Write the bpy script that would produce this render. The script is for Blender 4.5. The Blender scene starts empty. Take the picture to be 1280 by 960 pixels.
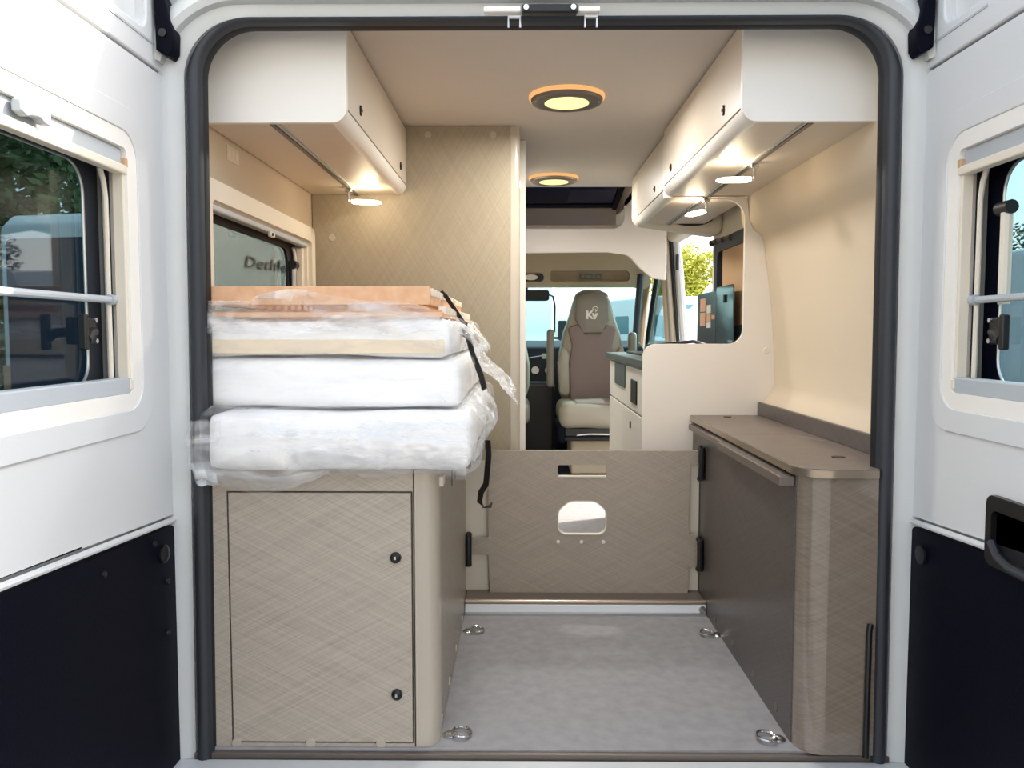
import bpy, bmesh, math, random
from mathutils import Vector, Matrix, noise
from mathutils.geometry import tessellate_polygon
random.seed(7)
S = bpy.context.scene
COL = S.collection
R = math.radians

# ------------------------------------------------------------------ camera, light, exposure
cd = bpy.data.cameras.new('camera'); cam = bpy.data.objects.new('camera', cd); COL.objects.link(cam)
cd.sensor_width = 36.0; cd.lens = 36.0 * 1000 / 1280; cd.clip_start = 0.02; cd.clip_end = 400
cam.location = (-0.05, -1.85, 1.0)
cam.rotation_euler = (math.pi / 2 - 0.0649, 0, 0.00998)
S.camera = cam

W = bpy.data.worlds.new('sky'); S.world = W; W.use_nodes = True
wn = W.node_tree.nodes; wl = W.node_tree.links; wn.clear()
sky = wn.new('ShaderNodeTexSky'); sky.sky_type = 'NISHITA'; sky.sun_disc = False
sky.sun_elevation = R(38); sky.sun_rotation = R(64); sky.dust_density = 2.0; sky.air_density = 1.0; sky.ozone_density = 1.0
bg = wn.new('ShaderNodeBackground'); bg.inputs['Strength'].default_value = 0.31
wo = wn.new('ShaderNodeOutputWorld'); hs = wn.new('ShaderNodeHueSaturation'); hs.inputs['Saturation'].default_value = .42; wl.new(sky.outputs[0], hs.inputs['Color']); wl.new(hs.outputs[0], bg.inputs[0]); wl.new(bg.outputs[0], wo.inputs[0])
sd = bpy.data.lights.new('sun', 'SUN'); sd.energy = 4.0; sd.angle = R(0.6); sd.color = (1, 0.93, 0.82)
sun = bpy.data.objects.new('sun', sd); COL.objects.link(sun)
# the sun stands ahead of the van, to its right: the open rear is in shade
sv = Vector((math.sin(R(64)) * math.cos(R(38)), math.cos(R(64)) * math.cos(R(38)), math.sin(R(38))))
sun.rotation_euler = sv.to_track_quat('Z', 'Y').to_euler(); sun.location = sv * 20
S.view_settings.view_transform = 'Standard'; S.view_settings.look = 'None'
S.view_settings.exposure = 1.0; S.view_settings.gamma = 1.0; S.view_settings.use_curve_mapping = False
LAMP_W = 5.2      # ceiling lamp output
READ_W = .35      # reading lamp output

# ------------------------------------------------------------------ materials
def lin(c):
    return tuple(((v / 255) / 12.92 if v / 255 <= .04045 else ((v / 255 + .055) / 1.055) ** 2.4) for v in c) + (1,)
MATS = {}
def mat(name, rgb, rough=.5, metal=0., spec=.5, bump=None, vary=None, coat=0., sheen=0.):
    m = bpy.data.materials.new(name); m.use_nodes = True; nt = m.node_tree; b = nt.nodes['Principled BSDF']
    b.inputs['Base Color'].default_value = lin(rgb); b.inputs['Roughness'].default_value = rough
    b.inputs['Metallic'].default_value = metal; b.inputs['Specular IOR Level'].default_value = spec
    b.inputs['Coat Weight'].default_value = coat; b.inputs['Sheen Weight'].default_value = sheen
    tc = nt.nodes.new('ShaderNodeTexCoord')
    if vary:            # (scale, amount, second colour)
        n = nt.nodes.new('ShaderNodeTexNoise'); n.inputs['Scale'].default_value = vary[0]; n.inputs['Detail'].default_value = 6
        nt.links.new(tc.outputs['Object'], n.inputs['Vector'])
        r = nt.nodes.new('ShaderNodeValToRGB'); r.color_ramp.elements[0].position = .5 - vary[1]; r.color_ramp.elements[1].position = .5 + vary[1]
        r.color_ramp.elements[0].color = lin(rgb); r.color_ramp.elements[1].color = lin(vary[2])
        nt.links.new(n.outputs['Fac'], r.inputs['Fac']); nt.links.new(r.outputs['Color'], b.inputs['Base Color'])
    if bump:            # (scale, strength, distance)
        n = nt.nodes.new('ShaderNodeTexNoise'); n.inputs['Scale'].default_value = bump[0]; n.inputs['Detail'].default_value = 3
        nt.links.new(tc.outputs['Object'], n.inputs['Vector'])
        bp = nt.nodes.new('ShaderNodeBump'); bp.inputs['Strength'].default_value = bump[1]; bp.inputs['Distance'].default_value = bump[2]
        nt.links.new(n.outputs['Fac'], bp.inputs['Height']); nt.links.new(bp.outputs['Normal'], b.inputs['Normal'])
    MATS[name] = m
    return m
def hpl(name, a, b_, plane, rough=.4, ang=27, coat=0.0):
    """laminate printed with a fine crosshatch of thin brushed strokes"""
    m = mat(name, a, rough, coat=coat); nt = m.node_tree; p = nt.nodes['Principled BSDF']
    tc = nt.nodes.new('ShaderNodeTexCoord'); last = None
    for k, s in enumerate((1, -1)):
        r = nt.nodes.new('ShaderNodeMapping'); e = [0, 0, 0]
        axis = {'XZ': 1, 'YZ': 0, 'XY': 2}[plane]; e[axis] = R(ang) * s; r.inputs['Rotation'].default_value = e
        q = nt.nodes.new('ShaderNodeMapping'); sc = {'XZ': (5, 1, 260), 'YZ': (1, 5, 260), 'XY': (5, 260, 1)}[plane]
        q.inputs['Scale'].default_value = sc; q.inputs['Location'].default_value = (k * 7.3, k * 3.1, k * 5.7)
        n = nt.nodes.new('ShaderNodeTexNoise'); n.inputs['Scale'].default_value = 1.0; n.inputs['Detail'].default_value = 5; n.inputs['Roughness'].default_value = .65
        nt.links.new(tc.outputs['Object'], r.inputs[0]); nt.links.new(r.outputs[0], q.inputs[0]); nt.links.new(q.outputs[0], n.inputs['Vector'])
        if last is None: last = n.outputs['Fac']
        else:
            mx = nt.nodes.new('ShaderNodeMath'); mx.operation = 'ADD'; nt.links.new(last, mx.inputs[0]); nt.links.new(n.outputs['Fac'], mx.inputs[1]); last = mx.outputs[0]
    hv = nt.nodes.new('ShaderNodeMath'); hv.operation = 'MULTIPLY'; hv.inputs[1].default_value = .5; nt.links.new(last, hv.inputs[0])
    rp = nt.nodes.new('ShaderNodeValToRGB'); rp.color_ramp.elements[0].position = .36; rp.color_ramp.elements[1].position = .62
    rp.color_ramp.elements[0].color = lin(b_); rp.color_ramp.elements[1].color = lin(a)
    nt.links.new(hv.outputs[0], rp.inputs['Fac']); nt.links.new(rp.outputs['Color'], p.inputs['Base Color'])
    return m
def emit(name, rgb, s):
    m = bpy.data.materials.new(name); m.use_nodes = True; nt = m.node_tree; nt.nodes.clear()
    e = nt.nodes.new('ShaderNodeEmission'); e.inputs[0].default_value = lin(rgb); e.inputs[1].default_value = s
    o = nt.nodes.new('ShaderNodeOutputMaterial'); nt.links.new(e.outputs[0], o.inputs[0]); MATS[name] = m
    return m
def glass(name, tint, refl=1.0, rough=.02):
    m = bpy.data.materials.new(name); m.use_nodes = True; nt = m.node_tree; nt.nodes.clear()
    t = nt.nodes.new('ShaderNodeBsdfTransparent'); t.inputs[0].default_value = lin(tint)
    g = nt.nodes.new('ShaderNodeBsdfGlossy'); g.inputs['Roughness'].default_value = rough
    f = nt.nodes.new('ShaderNodeLayerWeight'); f.inputs[0].default_value = .5
    pw = nt.nodes.new('ShaderNodeMath'); pw.operation = 'POWER'; pw.inputs[1].default_value = 5; nt.links.new(f.outputs['Facing'], pw.inputs[0])
    ad = nt.nodes.new('ShaderNodeMath'); ad.operation = 'MULTIPLY_ADD'; ad.inputs[1].default_value = .95; ad.inputs[2].default_value = .05; nt.links.new(pw.outputs[0], ad.inputs[0])
    mu = nt.nodes.new('ShaderNodeMath'); mu.operation = 'MULTIPLY'; mu.inputs[1].default_value = refl; mu.use_clamp = True
    nt.links.new(ad.outputs[0], mu.inputs[0])
    x = nt.nodes.new('ShaderNodeMixShader'); o = nt.nodes.new('ShaderNodeOutputMaterial')
    nt.links.new(mu.outputs[0], x.inputs[0]); nt.links.new(t.outputs[0], x.inputs[1]); nt.links.new(g.outputs[0], x.inputs[2]); nt.links.new(x.outputs[0], o.inputs[0])
    MATS[name] = m
    return m
def film(name, dens=.2):
    """thin crinkled packing film: mostly clear, milky along the creases, glossy"""
    m = bpy.data.materials.new(name); m.use_nodes = True; nt = m.node_tree; nt.nodes.clear()
    tc = nt.nodes.new('ShaderNodeTexCoord')
    mp = nt.nodes.new('ShaderNodeMapping'); mp.inputs['Rotation'].default_value = (.2, .5, .6); mp.inputs['Scale'].default_value = (4, 6, 17)
    n = nt.nodes.new('ShaderNodeTexNoise'); n.inputs['Scale'].default_value = 1.3; n.inputs['Detail'].default_value = 6; n.inputs['Distortion'].default_value = .5
    nt.links.new(tc.outputs['Object'], mp.inputs[0]); nt.links.new(mp.outputs[0], n.inputs['Vector'])
    rp = nt.nodes.new('ShaderNodeMapRange'); rp.inputs['From Min'].default_value = .42; rp.inputs['From Max'].default_value = .68
    rp.inputs['To Min'].default_value = dens * .35; rp.inputs['To Max'].default_value = dens * 1.9
    nt.links.new(n.outputs['Fac'], rp.inputs['Value'])
    bp = nt.nodes.new('ShaderNodeBump'); bp.inputs['Strength'].default_value = .85; bp.inputs['Distance'].default_value = .01; nt.links.new(n.outputs['Fac'], bp.inputs['Height'])
    t = nt.nodes.new('ShaderNodeBsdfTransparent'); d = nt.nodes.new('ShaderNodeBsdfTranslucent'); d2 = nt.nodes.new('ShaderNodeBsdfDiffuse')
    for q in (d, d2): q.inputs[0].default_value = (.95, .96, .97, 1); nt.links.new(bp.outputs[0], q.inputs['Normal'])
    dd = nt.nodes.new('ShaderNodeMixShader'); nt.links.new(d2.outputs[0], dd.inputs[1]); nt.links.new(d.outputs[0], dd.inputs[2])
    g = nt.nodes.new('ShaderNodeBsdfGlossy'); g.inputs['Roughness'].default_value = .12; nt.links.new(bp.outputs[0], g.inputs['Normal'])
    dg = nt.nodes.new('ShaderNodeMixShader'); dg.inputs[0].default_value = .3; nt.links.new(dd.outputs[0], dg.inputs[1]); nt.links.new(g.outputs[0], dg.inputs[2])
    x = nt.nodes.new('ShaderNodeMixShader'); nt.links.new(rp.outputs[0], x.inputs[0]); nt.links.new(t.outputs[0], x.inputs[1]); nt.links.new(dg.outputs[0], x.inputs[2])
    o = nt.nodes.new('ShaderNodeOutputMaterial'); nt.links.new(x.outputs[0], o.inputs[0]); MATS[name] = m
    return m

mat('door_white', (212, 213, 212), .45, bump=(420, .06, .002))
mat('body_paint', (214, 216, 214), .28, coat=.4)
mat('header_paint', (204, 207, 206), .3, coat=.4)
mat('cream', (212, 197, 174), .75, bump=(350, .12, .002))
mat('cream_plain', (226, 216, 198), .6)
mat('ceiling', (206, 199, 190), .8, bump=(300, .1, .002))
mat('white_board', (226, 218, 208), .45)
mat('cabinet_white', (238, 234, 226), .38)
mat('cabinet_front', (216, 204, 188), .42)
mat('alu_white', (244, 247, 250), .3)
mat('alu', (190, 190, 190), .32, metal=.9)
mat('alu_warm', (170, 156, 140), .3, metal=.85)
mat('alu_brown', (120, 110, 102), .4, metal=.5)
mat('grey_plastic', (178, 184, 188), .4)
mat('black_panel', (4, 6, 20), .5, spec=.08, bump=(500, .25, .002))
mat('black_plastic', (18, 18, 20), .4)
mat('rubber', (42, 46, 52), .5)
mat('rubber_dark', (18, 20, 24), .5)
mat('chrome', (215, 215, 215), .15, metal=1.)
mat('strap', (34, 32, 30), .75)
mat('foam', (252, 251, 249), .85, bump=(60, .15, .004))
mat('foam_cream', (240, 222, 194), .85)
mat('wood', (232, 186, 146), .55, vary=(40, .2, (220, 168, 126)))
mat('slat_wood', (222, 178, 138), .5)
mat('cap_white', (236, 226, 208), .5)
mat('floor_vinyl', (160, 158, 158), .6, vary=(26, .2, (146, 144, 145)), bump=(200, .08, .001))
mat('asphalt', (120, 118, 116), .9, vary=(3, .3, (98, 97, 96)), bump=(80, .3, .01))
mat('seat_fabric', (128, 112, 106), .9, bump=(500, .2, .002))
mat('seat_leather', (150, 142, 126), .45, bump=(160, .1, .002))
mat('seat_leather_dark', (122, 116, 104), .45, bump=(160, .1, .002))
mat('thread', (225, 222, 212), .6)
mat('dash', (22, 24, 34), .6)
mat('headliner', (184, 168, 142), .85)
mat('worktop_green', (78, 88, 86), .4)
mat('carpet', (30, 34, 52), .95)
mat('hob_glass', (30, 66, 76), .08, spec=.9)
mat('hob_dark', (26, 34, 40), .2)
mat('sticker_orange', (202, 150, 118), .5)
mat('sticker_white', (206, 200, 184), .5)
mat('van_white', (232, 236, 238), .25, coat=.5)
mat('van_grey', (150, 152, 150), .4)
mat('letter_grey', (104, 100, 96), .5)
mat('navy', (26, 36, 66), .35)
mat('auto_glass', (66, 124, 134), .05, spec=.9)
mat('tyre', (24, 24, 25), .8)
mat('bark', (74, 60, 46), .9, bump=(20, .5, .03))
mat('leaf_dark', (58, 84, 40), .7)
mat('leaf_bright', (190, 190, 60), .6)
for k in ('leaf_dark', 'leaf_bright'):
    b_ = MATS[k].node_tree.nodes['Principled BSDF']; b_.inputs['Transmission Weight'].default_value = 0.0
mat('curtain', (196, 160, 122), .85)
mat('copper', (120, 78, 52), .35, metal=.6)
hpl('hpl_front', (188, 178, 163), (160, 150, 137), 'XZ')
hpl('hpl_side', (166, 156, 142), (132, 124, 114), 'YZ', rough=.34)
hpl('hpl_tall', (166, 154, 132), (150, 138, 117), 'XZ', ang=60, rough=.5)
hpl('hpl_board', (176, 164, 148), (152, 141, 127), 'XZ')
hpl('hpl_dark', (92, 84, 81), (66, 61, 59), 'YZ', rough=.33)
hpl('hpl_dark_front', (138, 126, 112), (120, 108, 96), 'XZ', rough=.16, coat=.9)
hpl('hpl_top', (124, 112, 104), (98, 89, 84), 'XY', rough=.4)
mat('post', (182, 172, 156), .28, coat=.3)
glass('window_tint', (146, 152, 148), .9)
glass('window_clear', (220, 242, 243), 1.0)
glass('window_door', (166, 184, 188), .8)
glass('sky_glass', (96, 116, 160), 1.2)
emit('lamp_glow', (255, 238, 160), .75)
emit('read_glow', (255, 240, 205), 7.0)
film('film'); film('film_loose', .42)

# ------------------------------------------------------------------ builders
def finish(bm, bevel=0):
    me = bpy.data.meshes.new('m'); bmesh.ops.recalc_face_normals(bm, faces=bm.faces); bm.to_mesh(me); bm.free()
    return me
def wloc(p):
    v = Vector((0, 0, 0))
    while p: v = v + p.location; p = p.parent
    return v
def obj(name, bm, m, parent=None, bevel=0, smooth=True, seg=2, ang=35, org=None):
    """one mesh object from world-space geometry; its origin sits at its parent's base (or at org)"""
    me = finish(bm) if isinstance(bm, bmesh.types.BMesh) else bm
    me.name = name; me.materials.append(MATS[m])
    o = bpy.data.objects.new(name, me); COL.objects.link(o)
    if parent is not None:
        me.transform(Matrix.Translation(-wloc(parent))); o.parent = parent
    elif org is not None:
        me.transform(Matrix.Translation(-Vector(org))); o.location = org
    if smooth: me.shade_smooth(); me.set_sharp_from_angle(angle=R(ang))
    if bevel:
        b = o.modifiers.new('bevel', 'BEVEL'); b.width = bevel; b.segments = seg; b.limit_method = 'ANGLE'; b.angle_limit = R(40); b.harden_normals = True
    return o
def tag(o, label=None, cat=None, group=None, kind=None):
    if label: o['label'] = label
    if cat: o['category'] = cat
    if group: o['group'] = group
    if kind: o['kind'] = kind
    return o
def thing(name, label, cat, loc=(0, 0, 0), group=None, kind=None):
    o = bpy.data.objects.new(name, None); COL.objects.link(o); o.location = loc; o.empty_display_size = .05
    return tag(o, label, cat, group, kind)
def struct(name, label, loc=(0, 0, 0), cat=None): return thing(name, label, cat, loc, kind='structure')
def copy_tree(o, parent=None):
    c = o.copy(); COL.objects.link(c); c.parent = parent
    for ch in list(o.children): copy_tree(ch, c)
    return c
def box(*b, bm=None):
    """x0,x1,y0,y1,z0,z1"""
    bm = bm or bmesh.new(); x0, x1, y0, y1, z0, z1 = b
    v = [bm.verts.new((x, y, z)) for x in (x0, x1) for y in (y0, y1) for z in (z0, z1)]
    for f in ((0, 1, 3, 2), (4, 6, 7, 5), (0, 4, 5, 1), (2, 3, 7, 6), (0, 2, 6, 4), (1, 5, 7, 3)): bm.faces.new([v[i] for i in f])
    return bm
def to3(plane, u, v, w):
    return {'XZ': (u, w, v), 'YZ': (w, u, v), 'XY': (u, v, w)}[plane]
def plate(outline, plane, w0, w1, holes=(), bm=None):
    """flat board with holes: a 2D outline extruded from w0 to w1 along the third axis"""
    bm = bm or bmesh.new(); loops = [list(outline)] + [list(h) for h in holes]
    tris = tessellate_polygon([[Vector((p[0], p[1], 0)) for p in l] for l in loops])
    flat = [p for l in loops for p in l]
    A = [bm.verts.new(to3(plane, p[0], p[1], w0)) for p in flat]; B = [bm.verts.new(to3(plane, p[0], p[1], w1)) for p in flat]
    if len(loops) == 1:
        bm.faces.new(A); bm.faces.new(list(reversed(B)))
    else:
        for t in tris:
            try: bm.faces.new([A[i] for i in t]); bm.faces.new([B[i] for i in reversed(t)])
            except ValueError: pass
    k = 0
    for l in loops:
        n = len(l)
        for i in range(n):
            j = (i + 1) % n
            bm.faces.new((A[k + i], A[k + j], B[k + j], B[k + i]))
        k += n
    return bm
def rpoly(pts, r=0, seg=6):
    """polygon with rounded corners; a point may carry its own radius as third value"""
    out = []; n = len(pts)
    for i in range(n):
        p = Vector(pts[i][:2]); rr = pts[i][2] if len(pts[i]) > 2 else r
        if rr <= 0: out.append((p.x, p.y)); continue
        a = (Vector(pts[i - 1][:2]) - p); b = (Vector(pts[(i + 1) % n][:2]) - p)
        th = a.angle(b); d = min(rr / math.tan(th / 2), a.length * .49, b.length * .49)
        a.normalize(); b.normalize(); p0 = p + a * d; p1 = p + b * d; rad = d * math.tan(th / 2)
        c = p + (a + b).normalized() * (rad / math.sin(th / 2))
        a0 = math.atan2(p0.y - c.y, p0.x - c.x); a1 = math.atan2(p1.y - c.y, p1.x - c.x)
        da = (a1 - a0 + math.pi) % (2 * math.pi) - math.pi
        for k in range(seg + 1): t = a0 + da * k / seg; out.append((c.x + rad * math.cos(t), c.y + rad * math.sin(t)))
    return out
def rect(u0, u1, v0, v1, r=0, seg=6): return rpoly([(u0, v0), (u1, v0), (u1, v1), (u0, v1)], r, seg)
def ell(cu, cv, ru, rv, n=24): return [(cu + ru * math.cos(2 * math.pi * i / n), cv + rv * math.sin(2 * math.pi * i / n)) for i in range(n)]
def tube(path, r, n=8, closed=False, bm=None, flat=None):
    """round tube (or a flat strap: flat=(width, thickness, up)) along a 3D path"""
    bm = bm or bmesh.new(); P = [Vector(p) for p in path]; m = len(P); rings = []
    up0 = Vector(flat[2]) if flat else None; prev = None
    for i, p in enumerate(P):
        a = P[(i - 1) % m] if (closed or i) else p; b = P[(i + 1) % m] if (closed or i < m - 1) else p
        t = (b - a).normalized()
        if flat: s = up0 - t * up0.dot(t); s.normalize()
        elif prev is None: s = t.orthogonal().normalized()
        else: s = prev - t * prev.dot(t); s.normalize()
        prev = s; q = t.cross(s); rr = r[i] if isinstance(r, (list, tuple)) else r
        if flat: pr = [(flat[0] / 2, flat[1] / 2), (-flat[0] / 2, flat[1] / 2), (-flat[0] / 2, -flat[1] / 2), (flat[0] / 2, -flat[1] / 2)]
        else: pr = [(rr * math.cos(2 * math.pi * k / n), rr * math.sin(2 * math.pi * k / n)) for k in range(n)]
        rings.append([bm.verts.new(p + s * u + q * v) for u, v in pr])
    k = len(rings[0])
    for i in range(m if closed else m - 1):
        A, B = rings[i], rings[(i + 1) % m]
        for j in range(k): bm.faces.new((A[j], A[(j + 1) % k], B[(j + 1) % k], B[j]))
    if not closed: bm.faces.new(rings[0]); bm.faces.new(list(reversed(rings[-1])))
    return bm
def lathe(prof, c, axis='z', n=28, bm=None):
    """solid of revolution; prof = (radius, height) pairs from one pole to the other"""
    bm = bm or bmesh.new(); c = Vector(c); rings = []
    def at(r, h, t):
        a, b = r * math.cos(t), r * math.sin(t)
        return c + Vector({'z': (a, b, h), 'y': (a, h, b), 'x': (h, a, b)}[axis])
    for r, h in prof:
        rings.append([bm.verts.new(at(0, h, 0))] if r < 1e-6 else [bm.verts.new(at(r, h, 2 * math.pi * k / n)) for k in range(n)])
    for A, B in zip(rings, rings[1:]):
        for k in range(n):
            j = (k + 1) % n
            if len(A) == 1 and len(B) == 1: continue
            if len(A) == 1: bm.faces.new((A[0], B[k], B[j]))
            elif len(B) == 1: bm.faces.new((A[k], A[j], B[0]))
            else: bm.faces.new((A[k], A[j], B[j], B[k]))
    if len(rings[0]) > 1: bm.faces.new(rings[0])
    if len(rings[-1]) > 1: bm.faces.new(list(reversed(rings[-1])))
    return bm
def sweep_frame(path, prof, y0=0, closed=False, bm=None, wtop=1):
    """profile (outward offset, depth along Y) swept along a path lying in the XZ plane"""
    bm = bm or bmesh.new(); P = [Vector((p[0], p[1])) for p in path]; m = len(P); rings = []
    for i, p in enumerate(P):
        a = P[i - 1] if i else p; b = P[i + 1] if i < m - 1 else p
        t = (b - a).normalized(); nrm = Vector((-t.y, t.x))
        w_ = 1 + (wtop - 1) * abs(t.x); rings.append([bm.verts.new((p.x + nrm.x * o * w_, y0 + d, p.y + nrm.y * o * w_)) for o, d in prof])
    k = len(prof)
    for A, B in zip(rings, rings[1:]):
        for j in range(k): bm.faces.new((A[j], A[(j + 1) % k], B[(j + 1) % k], B[j]))
    bm.faces.new(rings[0]); bm.faces.new(list(reversed(rings[-1])))
    return bm
def pillow(outline, plane, w0, w1, soft=.04, steps=5, bm=None):
    """upholstered pad: outline inflated from w0 (back) to w1 (front) with rolled edges"""
    bm = bm or bmesh.new(); n = len(outline); cu = sum(p[0] for p in outline) / n; cv = sum(p[1] for p in outline) / n
    size = max(max(abs(p[0] - cu), abs(p[1] - cv)) for p in outline); rings = []; th = w1 - w0
    prof = []
    for k in range(steps + 1):
        a = math.pi / 2 * k / steps; prof.append((1 - soft / size * (1 - math.sin(a)), .35 * (1 - math.cos(a))))
    prof = [(s, .35 - h) for s, h in prof]
    full = [(s, h) for s, h in reversed([(s, h) for s, h in prof])]
    levels = [(1 - soft / size, 0.0)] + [(1 - soft / size * (1 - math.sin(math.pi * k / (2 * steps))), .3 * k / steps) for k in range(1, steps + 1)]
    levels += [(1 - soft / size * (1 - math.cos(math.pi * k / (2 * steps))), .3 + .55 * math.sin(math.pi * k / (2 * steps))) for k in range(1, steps + 1)]
    levels += [((1 - soft / size) * .7, .95), ((1 - soft / size) * .35, 1.0)]
    for s, h in levels:
        rings.append([bm.verts.new(to3(plane, cu + (p[0] - cu) * s, cv + (p[1] - cv) * s, w0 + th * h)) for p in outline])
    for A, B in zip(rings, rings[1:]):
        for j in range(n): bm.faces.new((A[j], A[(j + 1) % n], B[(j + 1) % n], B[j]))
    bm.faces.new(rings[0]); bm.faces.new(list(reversed(rings[-1])))
    return bm
def softbox(x0, x1, y0, y1, z0, z1, r, step, disp=None):
    """box with generously rounded edges on a fine grid, each vertex moved by disp(point, normal)"""
    bm = bmesh.new(); lo = Vector((x0, y0, z0)); hi = Vector((x1, y1, z1)); cache = {}
    N = [max(2, round((hi[i] - lo[i]) / step)) for i in range(3)]
    def vert(i, j, k):
        key = (i, j, k)
        if key not in cache:
            p = Vector((lo[0] + (hi[0] - lo[0]) * i / N[0], lo[1] + (hi[1] - lo[1]) * j / N[1], lo[2] + (hi[2] - lo[2]) * k / N[2]))
            q = Vector([min(max(p[a], lo[a] + r), hi[a] - r) for a in range(3)]); d = p - q
            nr = d.normalized() if d.length > 1e-9 else Vector((0, 0, 1)); p = q + nr * r
            if disp: p = p + disp(p, nr)
            cache[key] = bm.verts.new(p)
        return cache[key]
    for a in range(3):
        b, c = (a + 1) % 3, (a + 2) % 3
        for side in (0, N[a]):
            for u in range(N[b]):
                for v in range(N[c]):
                    q = []
                    for du, dv in ((0, 0), (1, 0), (1, 1), (0, 1)):
                        idx = [0, 0, 0]; idx[a] = side; idx[b] = u + du; idx[c] = v + dv; q.append(vert(*idx))
                    bm.faces.new(q)
    return bm
def text_mesh(s, size, depth=.001, italic=0, space=1, bold=0):
    c = bpy.data.curves.new('t', 'FONT'); c.body = s; c.size = size; c.extrude = depth; c.shear = italic; c.offset = bold; c.space_character = space
    o = bpy.data.objects.new('t', c); COL.objects.link(o); dg = bpy.context.evaluated_depsgraph_get()
    me = bpy.data.meshes.new_from_object(o.evaluated_get(dg)); bpy.data.objects.remove(o); bpy.data.curves.remove(c)
    return me
def screw(c, axis, r, h, m, parent, name='screw'):
    return obj(name, lathe([(0, -h), (r, -h), (r, h * .5), (r * .75, h), (0, h * 1.15)], c, axis, 14), m, parent)

# ================================================================== THE VAN SHELL
GZ = -.62
obj_ground = obj('ground', plate(rect(-60, 60, -40, 80), 'XY', GZ - .2, GZ), 'asphalt', smooth=False)
tag(obj_ground, 'grey asphalt of the vehicle yard around the van', kind='structure')

# floor: vinyl boot plate plus the raised living-area floor and the cab carpet
fl = struct('floor', 'grey stone-look vinyl floor of the van')
obj('boot_plate', box(-.86, .92, .0125, .93, -.03, 0), 'floor_vinyl', fl, bevel=.002)
obj('living_floor', box(-.9, .95, .93, 3.3, -.04, .0), 'floor_vinyl', fl)
obj('cab_floor', box(-.95, .98, 3.3, 5.0, -.06, .02), 'carpet', fl)
obj('underbody', box(-.95, .95, .0, 5.2, -.16, -.06), 'rubber_dark', fl)
st = struct('trim_1', 'white bumper step and aluminium sill below the rear opening')
obj('sill_strip', box(-.83, .83, -.002, .012, -.028, -.006), 'alu_brown', st, bevel=.002)
obj('bumper_step', box(-.98, .98, -.16, -.003, -.2, -.016), 'body_paint', st, bevel=.012)

# ceiling with the cut-out under the roof window over the cab
CZ = 1.758
cl = struct('ceiling', 'warm grey textile ceiling lining of the van')
obj('lining', plate([(-.92, .02), (.95, .02), (.95, 3.0), (.572, 3.0), (.572, 2.4), (-.62, 2.4), (-.62, 3.0), (-.92, 3.0)], 'XY', CZ, CZ + .02), 'ceiling', cl)
obj('roof_skin', plate(rect(-1.0, 1.0, -.02, 3.6), 'XY', 1.97, 1.99, [rect(-.6, .56, 2.45, 3.35, .06)]), 'body_paint', cl)
# reveal boards of the roof-window well
obj('well_side', box(.572, .59, 2.4, 3.4, CZ, 1.97), 'headliner', cl)
obj('well_side', box(-.64, -.62, 2.4, 3.4, CZ, 1.97), 'headliner', cl)
obj('well_rear', box(-.62, .572, 2.385, 2.4, CZ + .005, 1.97), 'headliner', cl)
obj('well_front', plate(rpoly([(-.62, 1.6), (.572, 1.6), (.572, 1.82), (-.62, 1.82)]), 'XZ', 3.40, 3.42), 'cream_plain', cl)

# right lining: bulged profile seen against the white board
prof_r = [(1.76, .80), (1.5, .805), (1.42, .812), (1.385, .828), (1.362, .858), (1.335, .868), (1.1, .90), (.92, .915), (.80, .918), (.765, .905), (.74, .878), (.70, .868), (.62, .868), (0, .868)]
def lining(sign, y0, y1, prof, thick=.03):
    pts = [(sign * x, z) for z, x in prof] + [(sign * (x + thick), z) for z, x in reversed(prof)]
    return plate(pts, 'XZ', y0, y1)
wr = struct('wall_right', 'beige textile wall lining with a moulded crease')
obj('lining', lining(1, .05, 1.3, prof_r), 'cream', wr, ang=50)
obj('lining', plate(rect(1.3, 2.18, 0, 1.75), 'YZ', .91, .94, [rect(1.52, 2.06, 1.0, 1.42, .05)]), 'cream_plain', wr)
obj('outer_skin', plate(rect(-.01, 2.2, -.25, 1.98), 'YZ', 1.0, 1.015, [rect(1.5, 2.08, .98, 1.44, .06)]), 'body_paint', wr)
obj('door_header', box(.90, 1.01, 2.18, 3.4, 1.58, 1.98), 'cream_plain', wr, bevel=.03)
obj('door_jamb', box(.93, 1.01, 2.16, 2.2, -.25, 1.6), 'body_paint', wr, bevel=.01)
obj('step_sill', box(.93, 1.01, 2.2, 3.35, -.3, -.02), 'body_paint', wr, bevel=.01)

# left lining with the window cut-out
wlft = struct('wall_left', 'beige textile wall lining around the side window')
WZ0, WZ1, WY0, WY1 = .93, 1.33, .13, 1.06
obj('lining', plate(rect(.05, 1.2, 0, 1.76), 'YZ', -.86, -.825, [rect(WY0, WY1, WZ0, WZ1, .03)]), 'cream', wlft)
obj('outer_skin', plate(rect(-.01, 4.0, -.25, 1.98), 'YZ', -1.015, -1.0, [rect(WY0 - .02, 1.95, WZ0 - .1, WZ1 + .12, .05)]), 'body_paint', wlft)
obj('cab_lining', plate(rect(2.2, 4.0, 0, 1.75), 'YZ', -.94, -.92), 'cream_plain', wlft)

lbl = obj('paper_label', box(-.825, -.8235, .29, .38, 1.455, 1.495), 'cream_plain', wlft)
for k in range(3): obj('print_line', box(-.8236, -.8229, .30 + .027 * k, .315 + .027 * k, 1.465, 1.487), 'cap_white', lbl)
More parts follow.
